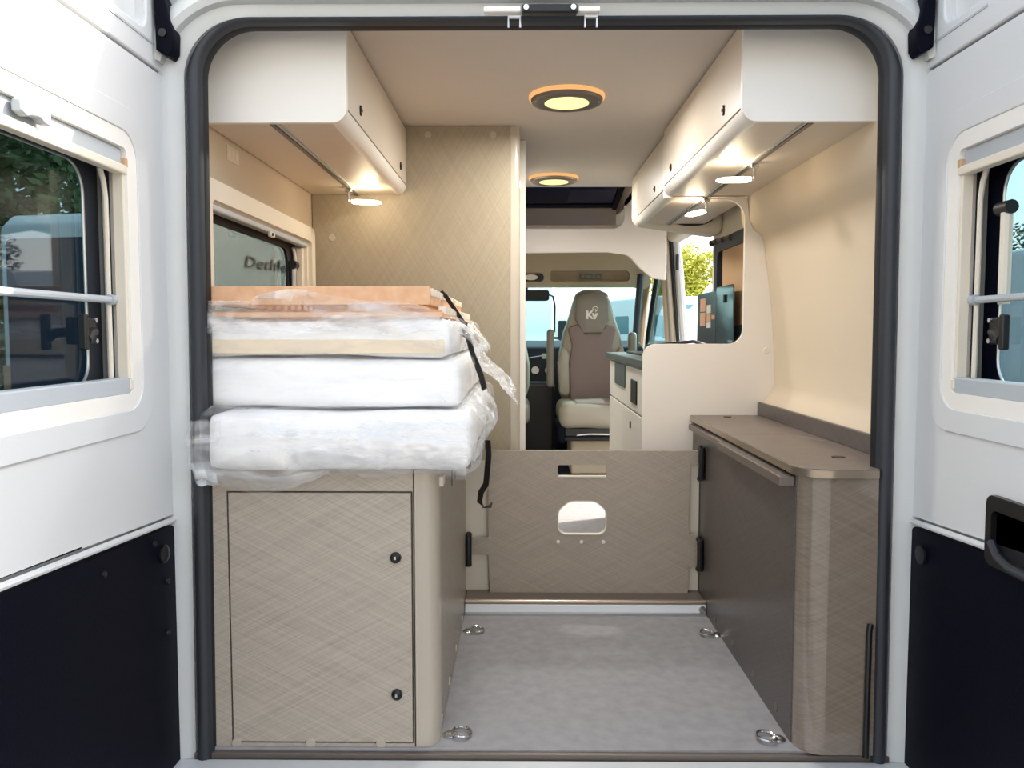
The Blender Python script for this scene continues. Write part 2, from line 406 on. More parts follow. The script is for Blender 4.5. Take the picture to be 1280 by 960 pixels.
# ---- side window in the left wall
w1 = struct('window_1', 'cream framed side window above the mattress stack')
fo = rect(.055, 1.1, .86, 1.375, .03)
obj('frame', plate(fo, 'YZ', -.83, -.80, [rect(.12, 1.055, .92, 1.325, .02)]), 'cream_plain', w1, bevel=.005)
obj('reveal', plate(rect(.12, 1.055, .92, 1.325, .02), 'YZ', -.857, -.815, [rect(.135, 1.04, .93, 1.315, .02)]), 'cream_plain', w1)
obj('blind_cassette', box(-.84, -.812, .125, 1.05, 1.302, 1.322), 'grey_plastic', w1, bevel=.006)
g_ = obj('blind_grip', box(-.815, -.803, .59, .63, 1.288, 1.306), 'cream_plain', w1, bevel=.004)
obj('screw', lathe([(0, -.002), (.005, -.002), (.005, .002), (0, .003)], (-.802, .6, 1.296), 'x', 10), 'black_plastic', w1)
obj('pane_border', plate(rect(.12, 1.055, .90, 1.33, .02), 'YZ', -.866, -.858, [rect(.15, .945, .92, 1.288, .05)]), 'rubber_dark', w1)
obj('pane', plate(rect(.125, 1.05, .905, 1.325, .02), 'YZ', -.872, -.868), 'window_tint', w1)
obj('side_rail', box(-.85, -.825, 1.015, 1.04, .93, 1.30), 'cream_plain', w1, bevel=.004)
obj('stay', tube([(-.846, .975, .94), (-.846, .975, 1.225)], .011, 10), 'alu', w1)
obj('stay_joint', lathe([(0, -.02), (.016, -.02), (.016, .02), (0, .02)], (-.846, .975, 1.235), 'y', 12), 'black_plastic', w1)
obj('seal_loop', tube([(-.848, 1.003, .93), (-.848, 1.003, 1.25), (-.848, .995, 1.28), (-.848, .98, 1.295)], .006, 8), 'cream_plain', w1)

# ---- rear frame round the opening: metal, moulded lips, rubber seal
def open_path(dx=0, dz=0, r=.115):
    L = [(-.787 - dx, -.03), (-.785 - dx, .7), (-.775 - dx, 1.4)]
    top = rpoly([(-.787 - dx, -.03, 0), (-.772 - dx, 1.691 + dz, r), (.772 + dx, 1.691 + dz, r), (.783 + dx, -.03, 0)], 0, 12)
    return top
fr = struct('trim_2', 'white painted metal frame round the rear opening')
op = open_path(.02, .008, .12)
out = [(-.99, -.2), (-.99, 1.8), (-.9, 1.98), (.9, 1.98), (.99, 1.8), (.99, -.2), (.83, -.2), (.803, -.03)]
hole = [(p[0], p[1]) for p in op]
ring = [(-.99, -.2), (-.99, 1.80), (-.92, 1.99), (.92, 1.99), (.99, 1.80), (.99, -.2)] + [(.805, -.2)] + list(reversed(hole)) + [(-.805, -.2)]
obj('frame_plate', plate(ring, 'XZ', .012, .03), 'header_paint', fr)
obj('jamb', sweep_frame(open_path(.04, .016, .135), [(0, .0), (.0, .03), (.06, .03), (.06, -.012), (.03, -.012)], 0), 'header_paint', fr)
obj('rain_lip', sweep_frame(open_path(.085, .042, .18)[3:-3], [(0, -.035), (0, .0), (.045, .0), (.045, -.03), (.03, -.042), (.012, -.045)], 0), 'header_paint', fr)
# latch plate and white inlay in the header
lp = obj('latch_plate', box(-.047, .076, -.055, -.03, 1.696, 1.716), 'black_plastic', fr, bevel=.005)
for x in (-.037, .066): obj('screw', lathe([(0, -.004), (.006, -.004), (.006, .0), (0, .001)], (x, -.056, 1.706), 'y', 12), 'chrome', lp)
obj('latch_inlay', box(-.13, -.048, -.05, -.03, 1.700, 1.712), 'cabinet_white', fr, bevel=.003)
obj('latch_inlay', box(.077, .125, -.05, -.03, 1.700, 1.712), 'cabinet_white', fr, bevel=.003)
se = struct('trim_3', 'thick dark rubber door seal round the rear opening')
obj('seal_body', sweep_frame(open_path(0, 0), [(0, .012), (.002, -.010), (.008, -.017), (.018, -.02), (.027, -.017), (.033, -.008), (.035, .012)], 0, wtop=.45), 'rubber', se, ang=60)
obj('seal_lip', sweep_frame(open_path(-.002, -.001), [(-.001, .03), (.001, .008), (.008, .004), (.012, .03)], 0), 'rubber_dark', se, ang=60)
def clip(x):
    t = thing('seal_clip', 'small chrome U-shaped clip hooked over the seal of the rear opening', 'clip', (x, -.03, 1.70), group='clips on the top seal')
    obj('hook', tube([(x - .013, -.033, 1.672), (x - .013, -.033, 1.697), (x + .013, -.033, 1.697), (x + .013, -.033, 1.672)], .0024, 8), 'alu', t)
    obj('plate', box(x - .0145, x + .0145, -.037, -.028, 1.692, 1.699), 'alu', t, bevel=.001)
clip(-.063); clip(.106)
def hinge(sg):
    ny = 'left' if sg < 0 else 'right'
    other = 'the mattress stack' if sg < 0 else 'the dark worktop cabinet'
    t = thing('door_hinge', 'black rubber-covered top hinge on the side of ' + other, 'hinge', (sg * .85, -.03, 1.65))
    prof = [(-.852, 1.62), (-.825, 1.605), (-.815, 1.62), (-.813, 1.66), (-.822, 1.69), (-.826, 1.72), (-.838, 1.75), (-.843, 1.79), (-.843, 1.86), (-.856, 1.86)]
    obj('cover', plate([(sg * -p[0], p[1]) for p in prof], 'XZ', -.055, -.01), 'black_panel', t, bevel=.004)
    obj('bolt', lathe([(0, -.06), (.009, -.06), (.009, -.05), (0, -.05)], (sg * .835, 0, 1.655), 'y', 12), 'black_plastic', t)
hinge(-1); hinge(1)

# ================================================================== REAR DOORS (open at right angles)
def rear_door(sg, name, label):
    D = struct(name, label, (sg * .90, 0, -.3))
    X = lambda d: sg * (.86 + d)          # d: distance outwards from the lining face
    pl = lambda o, d0, d1, h=(): plate(o, 'YZ', X(d0), X(d1), h)
    wy = .03 if sg > 0 else 0           # this door's window sits nearer its hinges
    # outer steel skin and its edge
    obj('outer_skin', pl(rect(-.80, .02, -.32, 1.93, .03), .066, .08, [rect(-.69 + wy, -.195 + wy, .885, 1.365, .05)]), 'body_paint', D)
    obj('hinge_edge', box(min(X(.0), X(.08)), max(X(.0), X(.08)), -.001, .022, -.32, 1.93), 'body_paint', D, bevel=.006)
    obj('edge_flange', tube([(X(-.002), .010, -.3), (X(-.002), .010, 1.9)], .006, 8), 'body_paint', D)
    obj('edge_groove', tube([(X(-.0), .0, .62), (X(-.0), .0, 1.9)], .003, 8), 'grey_plastic', D)
    # upper lining, above the joint, with its pocket
    obj('upper_lining', pl(rpoly([(-.80, 1.585), (-.004, 1.585), (-.004, 1.93), (-.80, 1.93)]), .0, .02, [rect(-.74, -.075, 1.655, 1.90, .035)]), 'door_white', D, bevel=.006)
    pk = obj('pocket', pl(rect(-.745, -.07, 1.65, 1.905, .03), .05, .055), 'cream_plain', D)
    obj('pocket_rim', pl(rect(-.745, -.07, 1.65, 1.905, .035), .012, .055, [rect(-.738, -.077, 1.657, 1.898, .035)]), 'door_white', D)
    obj('trim_slot', box(min(X(-.002), X(.004)), max(X(-.002), X(.004)), -.24, -.02, 1.632, 1.637), 'grey_plastic', D)
    # main lining
    slope = .065
    mz = lambda y: .556 - slope * (y + .0)
    ol = [(-.80, mz(-.8) + .018), (-.004, mz(-.004) + .018), (-.004, 1.577), (-.80, 1.577)]
    obj('lining', pl(rpoly(ol, .006), .0, .022, [rect(-.725 + wy, -.155 + wy, .845, 1.405, .06)]), 'door_white', D, bevel=.005)
    obj('joint_strip', pl(rect(-.8, -.004, 1.572, 1.592), .012, .02), 'rubber_dark', D)  # dark strip in the joint between upper and main lining
    obj('raised_field', pl(rect(-.78 + wy, -.105 + wy, .79, 1.46, .075), -.006, .004, [rect(-.735 + wy, -.15 + wy, .838, 1.41, .06)]), 'door_white', D, bevel=.005, seg=3)
    obj('core', pl(rect(-.79, .0, -.31, 1.92), .024, .064, [rect(-.72 + wy, -.165 + wy, .85, 1.40, .05)]), 'body_paint', D)
    # window
    wn_ = obj('window_frame', pl(rect(-.735, -.15, .838, 1.41, .055), -.003, .045, [rect(-.70, -.19, .873, 1.375, .015)]), 'cabinet_white', D, bevel=.008, seg=3)
    obj('side_channel', box(*sorted((X(.002), X(.026))), -.199, -.186, .885, 1.345), 'cream_plain', wn_, bevel=.003)
    obj('side_channel', box(*sorted((X(.032), X(.04))), -.203, -.196, .885, 1.345), 'rubber_dark', wn_)
    obj('blind_cassette', box(*sorted((X(.006), X(.036))), -.70, -.19, 1.335, 1.378), 'grey_plastic', wn_, bevel=.008)
    obj('blind_bar', box(*sorted((X(-.004), X(.02))), -.70, -.188, 1.322, 1.341), 'cream_plain', wn_, bevel=.004)
    obj('bar_end', box(*sorted((X(-.004), X(.016))), -.198, -.186, 1.336, 1.356), 'curtain', wn_, bevel=.003)
    obj('bottom_rail', box(*sorted((X(.0), X(.03))), -.70, -.188, .872, .906), 'grey_plastic', wn_, bevel=.004)
    obj('bar_end', box(*sorted((X(-.003), X(.012))), -.20, -.187, .88, .902), 'cream_plain', wn_, bevel=.003)
    grip = rpoly([(-.562, 1.352, .004), (-.545, 1.346, .006), (-.53, 1.351, .02), (-.51, 1.353, .02), (-.495, 1.346, .006), (-.478, 1.346, .005), (-.478, 1.374, .009), (-.562, 1.374, .009)], 0)
    if sg < 0: obj('blind_grip', pl(grip, -.018, .0), 'grey_plastic', wn_, bevel=.004)
    zc = 1.066
    obj('cross_bar', tube([(X(.03), -.70, zc + .0), (X(.03), -.206, zc)], .0075, 10), 'grey_plastic', wn_)
    obj('cross_bar_end', lathe([(0, -.012), (.011, -.012), (.011, .012), (0, .012)], (X(.03), -.204, zc), 'y', 12), 'grey_plastic', wn_)
    obj('seal_loop', tube([(X(.034), -.209, .9), (X(.034), -.209, 1.27), (X(.034), -.215, 1.305), (X(.034), -.228, 1.33)], .0055, 8), 'cream_plain', wn_)
    obj('pane_border', pl(rect(-.70, -.19, .865, 1.385, .04), .06, .066, [rect(-.69, -.243, .885, 1.335, .06)]), 'black_panel' if sg > 0 else 'rubber', wn_)
    obj('pane', pl(rect(-.705, -.185, .86, 1.39, .04), .069, .074), 'window_door', wn_)
    obj('pane_edge', tube([(X(.062), y, z) for y, z in rect(-.69, -.243, .885, 1.335, .06)], .003, 6, closed=True), 'alu', wn_)
    # stay and latch
    lt = obj('latch', box(*sorted((X(.045), X(.062))), -.268, -.235, .975, 1.03), 'black_plastic', D, bevel=.004)
    obj('latch_arm', tube([(X(.045), -.25, 1.0), (X(.035), -.285, .998), (X(.03), -.305, .985)], .0095, 10), 'black_plastic', lt)
    obj('latch_lever', box(*sorted((X(.024), X(.04))), -.318, -.303, .965, 1.035), 'black_plastic', lt, bevel=.004)
    for z in (.982, 1.024): obj('screw', lathe([(0, -.003), (.005, -.003), (.005, .002), (0, .003)], (X(.043), -.244, z), 'x', 10), 'chrome', lt)
    if sg > 0:
        obj('stay', tube([(X(.05), -.275, 1.055), (X(.05), -.275, 1.235)], .011, 10), 'cream_plain', D)
        obj('stay_joint', lathe([(0, -.02), (.014, -.02), (.014, .02), (0, .02)], (X(.05), -.27, 1.245), 'y', 12), 'black_plastic', D)
    for o_w in [wn_, lt] + [c for c in D.children if c.name.startswith('stay')]: o_w.location.y += wy
    # lower dark panel with beads and plugs
    low = [(-.80, -.30), (-.004, -.30), (-.004, mz(-.004) - .006), (-.80, mz(-.8) - .006)]
    lw = obj('lower_panel', pl(rpoly([low[0], low[1], low[2] + (.02,), low[3]]), -.001, .02), 'black_panel', D, bevel=.004)
    obj('panel_bead', tube([(X(-.001), -.80 if sg < 0 else -.316, mz(-.8 if sg < 0 else -.316) + .006), (X(-.001), -.004, mz(-.004) + .006), ], .007, 8), 'door_white', D)
    obj('plug', lathe([(0, -.004), (.021, -.004), (.021, .003), (.014, .008), (0, .010)], (X(-.002), -.07 if sg < 0 else -.03 - .03, .497), 'x', 22), 'black_plastic', lw)
    for y, z in ((-.115, .532), (-.33, .53), (-.055, .43), (-.06, .31)):
        if sg < 0: obj('screw', lathe([(0, -.002), (.007, -.002), (.006, .003), (0, .004)], (X(-.002), y, z), 'x', 12), 'black_plastic', lw)
    if sg > 0:    # pull handle tray
        tray = rpoly([(-.62, .69), (-.317, .69), (-.317, .555), (-.62, .555)], .02)
        tr = obj('handle_tray', pl(tray, -.012, .0, [rpoly([(-.60, .662), (-.335, .662), (-.335, .595), (-.38, .575), (-.60, .572)], .015)]), 'black_plastic', D, bevel=.005)
        obj('tray_floor', pl(tray, .0, .004), 'rubber_dark', tr)
        obj('pull_bar', tube([(X(-.014), -.60, .566), (X(-.014), -.40, .568), (X(-.012), -.36, .578), (X(-.01), -.335, .60)], .008, 8), 'rubber', tr)
    return D
rear_door(-1, 'door_1', 'open white rear door with bug-screen window beside the mattress stack')
rear_door(1, 'door_2', 'open white rear door with black pull handle beside the dark worktop cabinet')

# ================================================================== LEFT BASE CABINET
cb = thing('base_cabinet', 'beige crosshatch laminate boot cabinet carrying the wrapped mattresses', 'cabinet', (-.53, .5, 0))
dz0, dz1, dx0, dx1 = .012, .62, -.742, -.308
obj('front_panel', plate(rect(-.80, -.30, .0, .6755), 'XZ', .02, .038, [rect(dx0 - .004, dx1 + .004, dz0 - .004, dz1 + .004)]), 'hpl_front', cb)
dr = obj('door', plate(rect(dx0, dx1, dz0, dz1), 'XZ', .018, .036), 'hpl_front', cb, bevel=.0015)
for z in (.465, .131):
    k = obj('lock', lathe([(0, -.012), (.007, -.012), (.0125, -.007), (.0135, 0), (0, .001)], (-.345, .018, z), 'y', 20), 'black_plastic', dr)
    obj('lock_slot', box(-.3475, -.3425, .004, .0062, z - .002, z + .006), 'chrome', k)
q = [(-.303, .02)] + [(-.285 + .04 * math.sin(R(a)) - .0, .06 - .04 * math.cos(R(a))) for a in range(0, 91, 10)] + [(-.245, .09), (-.27, .09), (-.27, .065), (-.303, .04)]
obj('corner_post', plate(q, 'XY', .0, .6755), 'post', cb, ang=50)
obj('side_panel', plate(rect(.088, 1.0, 0, .6755), 'YZ', -.262, -.246), 'hpl_side', cb)
obj('carcass', box(-.822, -.262, .04, 1.0, .005, .655), 'hpl_side', cb)
obj('bed_board', box(-.822, -.262, .04, 1.09, .66, .675), 'hpl_side', cb)
obj('catch', box(-.25, -.236, .07, .115, .625, .65), 'cream_plain', cb, bevel=.002)
for y in (.42, .53): obj('slot', box(-.2465, -.244, y, y + .012, .56, .655), 'black_plastic', cb)
for x in (-.735, -.555, -.385): obj('screw_cap', lathe([(0, -.0015), (.011, -.0015), (.012, 0), (0, 0)], (x, .018, .008), 'y', 16), 'post', cb)
for y in (.1, .32, .55, .8): obj('screw_cap', lathe([(0, 0), (.011, 0), (.010, .0015), (0, .0015)], (-.246, y, .03), 'x', 16), 'cap_white', cb)

# ================================================================== MATTRESS STACK
def crumple(seed, amp, ridge=1.0):
    off = Vector((seed * 3.7, seed * 1.9, seed * 5.1))
    def d(p, n):
        a = noise.noise(Vector((p.x * 9, p.y * 9, p.z * 16)) + off)
        w = p.x * 14 + p.z * 22 + 2 * noise.noise(p * 5 + off)
        b = 1 - abs(noise.noise(Vector((w, p.y * 7 + p.x * 5, p.z * 8)) + off)) * 2
        c = 1 - abs(noise.noise(p * 26 + off)) * 2
        return n * amp * (.5 + .5 * a + .3 * ridge * b + .12 * c)
    return d
def mattress(label, x0, x1, y0, y1, z0, z1, seed, m='foam', amp=.008, band=None):
    t = thing('mattress', label, 'mattress', ((x0 + x1) / 2, (y0 + y1) / 2, z0), group='mattresses stacked on the left boot cabinet')
    off = Vector((seed, 0, 0))
    obj('foam_core', softbox(x0, x1, y0, y1, z0, z1, .022, .025, lambda p, n: n * .006 * noise.noise(p * 6 + off)), m, t, ang=80)
    obj('plastic_cover', softbox(x0 - .012, x1 + .014, y0 - .008, y1 + .02, z0 - .001, z1 + .003, .03, .011, crumple(seed, amp)), 'film', t, ang=180)
    return t
mA = mattress('bottom mattress of the stack, white in crumpled clear plastic with drooping loose ends', -.772, -.165, -.035, 1.06, .681, .814, 1.3, amp=.013)
mB = mattress('middle mattress of the stack, smooth bright white under tight clear plastic', -.81, -.19, .036, 1.06, .8205, .937, 2.6, amp=.005)
mC = mattress('upper mattress of the stack, white with a cream lower band, below the slatted frames', -.81, -.215, .036, 1.05, .9425, 1.03, 4.1, amp=.009)
cr = obj('cream_band', box(-.80, -.228, .0315, .036, .949, .982), 'foam_cream', mC, bevel=.002)
def sheet(name, parent, grid, nu, nv, seed, amp, m='film_loose'):
    """loose crumpled piece of film on a parametric grid"""
    bm = bmesh.new(); off = Vector((seed * 2.3, seed, seed * .7)); V = []
    for i in range(nu + 1):
        row = []
        for j in range(nv + 1):
            p = Vector(grid(i / nu, j / nv))
            n1 = Vector((noise.noise(p * 16 + off), noise.noise(p * 16 + off * 2), noise.noise(p * 16 + off * 3)))
            n2 = Vector((noise.noise(p * 45 + off), noise.noise(p * 45 + off * 2), noise.noise(p * 45 + off * 3)))
            row.append(bm.verts.new(p + n1 * amp + n2 * amp * .5))
        V.append(row)
    for i in range(nu):
        for j in range(nv): bm.faces.new((V[i][j], V[i + 1][j], V[i + 1][j + 1], V[i][j + 1]))
    return obj(name, bm, m, parent, ang=180)
lerp = lambda a, b, t: a + (b - a) * t
# drooping end along the lower front edge, the bagged corner by the seal, the folds at the far right
sheet('loose_film', mA, lambda u, v: (lerp(-.785, -.17, u), -.052 - .018 * math.sin(v * 3.1), lerp(.80, .675 - .05 * math.exp(-((u - .24) / .13) ** 2) - .008 * math.sin(u * 21), v)), 70, 22, 1.0, .007)
sheet('bagged_corner', mA, lambda u, v: (-.765 - .022 * math.sin(math.pi * u) * math.sin(math.pi * (.15 + .8 * v)) + .06 * (u - .5), -.055 - .03 * math.sin(math.pi * u), lerp(.80, .672, v) - .02 * u * v), 26, 26, 5.0, .010)
sheet('film_folds', mA, lambda u, v: (-.165 + .055 * math.sin(math.pi * v) * (.5 + .5 * u) + .008 * math.sin(18 * u), lerp(-.02, .5, u), lerp(.84, .70, v)), 50, 16, 7.0, .012)
sheet('film_folds', mB, lambda u, v: (lerp(-.185, -.05, v ** 1.2) - .03 * u, lerp(.45, 1.0, u), lerp(.93, .80, v ** 1.6) - .02 * math.sin(9 * u)), 50, 22, 9.0, .016)
sheet('film_folds', mC, lambda u, v: (lerp(-.222, -.155, math.sin(v * 1.5)), lerp(.05, 1.02, u), lerp(1.028, .94, v)), 60, 20, 11.0, .012)
sheet('film_drape', mC, lambda u, v: (lerp(-.805, -.24, u), .016 - .006 * v, lerp(1.084 + .014 * math.sin(u * 9 + 4.2) - .05 * max(0, (u - .78) / .22) ** 2, 1.0, v)), 70, 20, 13.0, .009)

def slat_frame(label, x0, x1, y0, y1, z0, h, n, front_h):
    t = thing('slatted_bed_frame', label, 'bed frame', ((x0 + x1) / 2, (y0 + y1) / 2, z0), group='slatted frames on top of the mattress stack')
    obj('front_rail', box(x0, x1, y0, y0 + .022, z0, z0 + front_h), 'wood', t, bevel=.002)
    obj('rear_rail', box(x0, x1, y1 - .022, y1, z0, z0 + h), 'wood', t, bevel=.002)
    for x in (x0, x1 - .022): obj('side_rail', box(x, x + .022, y0 + .022, y1 - .022, z0, z0 + h), 'wood', t, bevel=.002)
    step = (y1 - y0 - .1) / (n - 1)
    sl = cp = None
    for i in range(n):
        y = y0 + .05 + i * step
        if sl is None:
            sl = obj('slat', box(x0 + .004, x1 - .004, y - .016, y + .016, z0 + h, z0 + h + .006), 'slat_wood', t)
            cp = obj('slat_cap', box(x1 - .014, x1 + .005, y - .011, y + .011, z0 + h - .004, z0 + h + .015), 'cap_white', sl, bevel=.003)
        else:
            s2 = sl.copy(); COL.objects.link(s2); s2.location.y += i * step
            c2 = cp.copy(); COL.objects.link(c2); c2.parent = s2
    return t
slat_frame('lower wooden slatted frame with white slat caps, lying under another frame', -.80, -.232, .036, 1.05, 1.0345, .012, 13, .012)
slat_frame('topmost wooden slatted frame with a tall orange front rail', -.80, -.262, .035, 1.03, 1.0635, .026, 13, .044)

sp = thing('tension_strap', 'black tension strap with a buckle hanging down the side of the mattress stack', 'strap', (-.15, .4, .66))
obj('webbing', tube([(-.262, .30, 1.108), (-.252, .33, 1.098), (-.215, .41, 1.035), (-.205, .415, 1.02)], .006, flat=(.012, .003, (.6, -.6, .4))), 'strap', sp)
obj('buckle', box(-.212, -.198, .395, .425, .985, 1.03), 'black_plastic', sp, bevel=.005)
obj('webbing', tube([(-.2, .41, .995), (-.178, .37, .93), (-.156, .335, .88), (-.146, .31, .845)], .006, flat=(.016, .004, (.8, -.6, 0))), 'strap', sp)
obj('loose_end', tube([(-.140, .36, .70), (-.137, .36, .66), (-.142, .36, .60), (-.145, .36, .575), (-.158, .355, .555), (-.162, .35, .53), (-.150, .345, .513), (-.128, .34, .522)], .006, flat=(.026, .003, (.55, -.8, 0))), 'strap', sp)

# ================================================================== BULKHEAD BOARD, STEP, LATCHES
bh = thing('bulkhead_board', 'removable beige laminate bulkhead board with a slot and a grip hole', 'board', (.19, 1.03, .042))
ol = rpoly([(-.16, .046), (.565, .046), (.565, .145, .008), (.60, .145), (.60, .262), (.565, .262, .008), (.565, .52, .008), (.603, .52), (.603, .571, .004), (-.23, .571, .004), (-.23, .535), (-.165, .535, .01), (-.165, .25, .008), (-.235, .25), (-.235, .19), (-.165, .19, .01)], 0)
gh = rpoly([(.088, .262, .03), (.266, .262, .03), (.266, .352, .04), (.225, .387, .05), (.13, .387, .05), (.088, .352, .04)], 0)
obj('board', plate(ol, 'XZ', 1.03, 1.046, [rect(.088, .264, .476, .518, .004), gh]), 'hpl_board', bh, bevel=.001)
obj('grip_edging', plate(gh, 'XZ', 1.0285, 1.047, [[(.177 + (u - .177) * .962, .325 + (v - .325) * .955) for u, v in gh]]), 'cap_white', bh)
obj('slot_edging', box(.088, .264, 1.0285, 1.047, .474, .479), 'cap_white', bh)
for x in (.09, .175, .255): obj('plug', lathe([(0, -.002), (.006, -.002), (.007, 0), (0, 0)], (x, 1.03, .235), 'y', 12), 'cap_white', bh)
for n_, x0, x1 in (('left', -.27, -.165), ('right', .56, .608)):
    t = tag(obj('bulkhead_post', box(x0, x1, 1.06, 1.075, .045, .56), 'cream_plain', bevel=.002, org=((x0 + x1) / 2, 1.06, .045)),
            'narrow cream post behind the bulkhead notches beside the ' + ('mattress cabinet' if n_ == 'left' else 'dark worktop cabinet'), 'post')
def latch(x, y, z, sg, label):
    t = thing('board_latch', label, 'latch', (x, y, z))
    b_ = bmesh.new(); pts = [(y, z + .055), (y - .02, z + .05), (y - .024, z), (y - .02, z - .05), (y, z - .055)]
    obj('bow', tube([(x - sg * .012, p[0], p[1]) for p in pts], .011, 10), 'black_plastic', t)
    obj('base', box(*sorted((x, x - sg * .008)), y - .022, y + .012, z - .06, z + .06), 'black_plastic', t, bevel=.003)
latch(.608, 1.0, .53, 1, 'upper black latch on the dark cabinet side holding the bulkhead board')
latch(.608, 1.0, .20, 1, 'lower black latch on the dark cabinet side holding the bulkhead board')
latch(-.246, 1.0, .215, -1, 'lower black latch on the beige cabinet side holding the bulkhead board')
latch(-.246, 1.0, .575, -1, 'upper black latch just under the mattresses holding the bulkhead board')
rl = thing('step_rail', 'aluminium step rail across the floor below the bulkhead board', 'rail', (.18, .95, 0))
obj('lower_lip', box(-.244, .608, .914, .93, .0, .009), 'alu', rl)
obj('bright_face', box(-.244, .608, .926, .935, .009, .036), 'alu_white', rl, bevel=.001)
obj('rounded_nose', tube([(-.244, .938, .043), (.608, .938, .043)], .0095, 12), 'alu_warm', rl)
obj('tread', box(-.244, .608, .94, 1.06, .030, .046), 'alu_brown', rl)
obj('end_screw', lathe([(0, -.006), (.012, -.006), (.013, 0), (0, 0)], (.594, .926, .022), 'y', 14), 'chrome', rl)

def ring(x, y, sg, where):
    t = thing('lashing_ring', 'chrome lashing ring on the floor ' + where, 'lashing ring', (x, y, 0))
    obj('base', lathe([(0, 0), (.019, 0), (.019, .003), (.012, .008), (.006, .010), (0, .0105)], (x - sg * .022, y, 0), 'z', 20), 'chrome', t)
    obj('ring', tube([(x + sg * .006 + .023 * math.cos(a), y + .026 * math.sin(a), .006 + .004 * math.sin(a * .5)) for a in [2 * math.pi * k / 20 for k in range(20)]], .004, 8, closed=True), 'chrome', t)
ring(-.2, .075, 1, 'at the sill, beside the beige cabinet')
ring(.562, .062, -1, 'at the sill, beside the dark cabinet')
ring(-.2, .765, 1, 'near the step rail, beside the beige cabinet')
ring(.575, .74, -1, 'near the step rail, beside the dark cabinet')

# ================================================================== RIGHT WORKTOP CABINET
rc = thing('worktop_cabinet', 'dark brown laminate boot cabinet with a rounded corner and lidded worktop', 'cabinet', (.74, .6, 0))
obj('side_panel', plate(rect(.05, 1.19, 0, .662), 'YZ', .61, .626), 'hpl_dark', rc)
rr = .06
arc = [(.613 + rr - rr * math.cos(R(a)), .05 - rr * math.sin(R(a))) for a in range(0, 91, 6)]
arc_in = [(.61 + rr - (rr - .012) * math.cos(R(a)), .05 - (rr - .012) * math.sin(R(a))) for a in range(90, -1, -6)]
obj('rounded_corner', plate(arc + [(.80, -.01), (.80, .002)] + arc_in, 'XY', 0, .662), 'hpl_dark_front', rc, ang=50)
obj('carcass', box(.63, .80, .06, 1.185, .005, .65), 'hpl_dark', rc)
# worktop: fixed rear part and the lid in front, with a fine joint between
wa = [(.60 + .075 - .075 * math.cos(R(a)), .055 - .075 * math.sin(R(a))) for a in range(0, 91, 9)]
lid = wa + [(.775, -.02), (.86, .08), (.865, .345), (.80, .58), (.722, .62), (.60, .62)]
rear = [(.60, .6225), (.7225, .6225), (.8015, .5825), (.866, .352), (.866, 1.195), (.60, 1.195)]
tp = obj('worktop', plate(rear, 'XY', .664, .684), 'hpl_top', rc, bevel=.002)
ld = obj('lid', plate(lid, 'XY', .664, .684), 'hpl_top', rc, bevel=.002)
ed = [(x - .0025 if k < 8 else x, y - .0025 if k > 3 else y) for k, (x, y) in enumerate(wa)]
obj('edge_band', tube([(.5985, 1.19, .673), (.5985, .6, .673)] + [(p[0], p[1], .673) for p in ed] + [(.775, -.0225, .673)], .01, flat=(.018, .003, (0, 0, 1))), 'alu_warm', ld)
obj('finger_hole', lathe([(0, -.0005), (.014, -.0005), (.015, .0015), (.012, .002), (0, .0008)], (.722, 1.12, .684), 'z', 20), 'rubber_dark', tp)
obj('finger_hole', lathe([(0, -.0005), (.016, -.0005), (.017, .0015), (.013, .002), (0, .0008)], (.755, .165, .684), 'z', 20), 'rubber_dark', ld)
obj('upstand', box(.854, .866, .12, 1.195, .684, .735), 'hpl_dark', rc, bevel=.002)
obj('side_ledge', box(.572, .61, .055, .66, .630, .655), 'alu_brown', rc, bevel=.003)
obj('side_ledge', box(.584, .61, .665, 1.15, .634, .655), 'alu_brown', rc, bevel=.003)
obj('grip_groove', box(.606, .612, .12, 1.15, .655, .664), 'rubber_dark', rc)
for y in (.16, .36, .58, .80): obj('screw_cap', lathe([(0, 0), (.011, 0), (.011, -.0015), (0, -.0015)], (.61, y, .035), 'x', 16), 'alu_brown', rc)
tag(obj('gas_strut', tube([(.764, -.019, .0), (.764, -.019, .30), (.768, -.016, .32)], .007, 10), 'black_plastic', org=(.764, -.019, 0)), 'thin black rod standing between the seal and the rounded cabinet corner', 'rod')

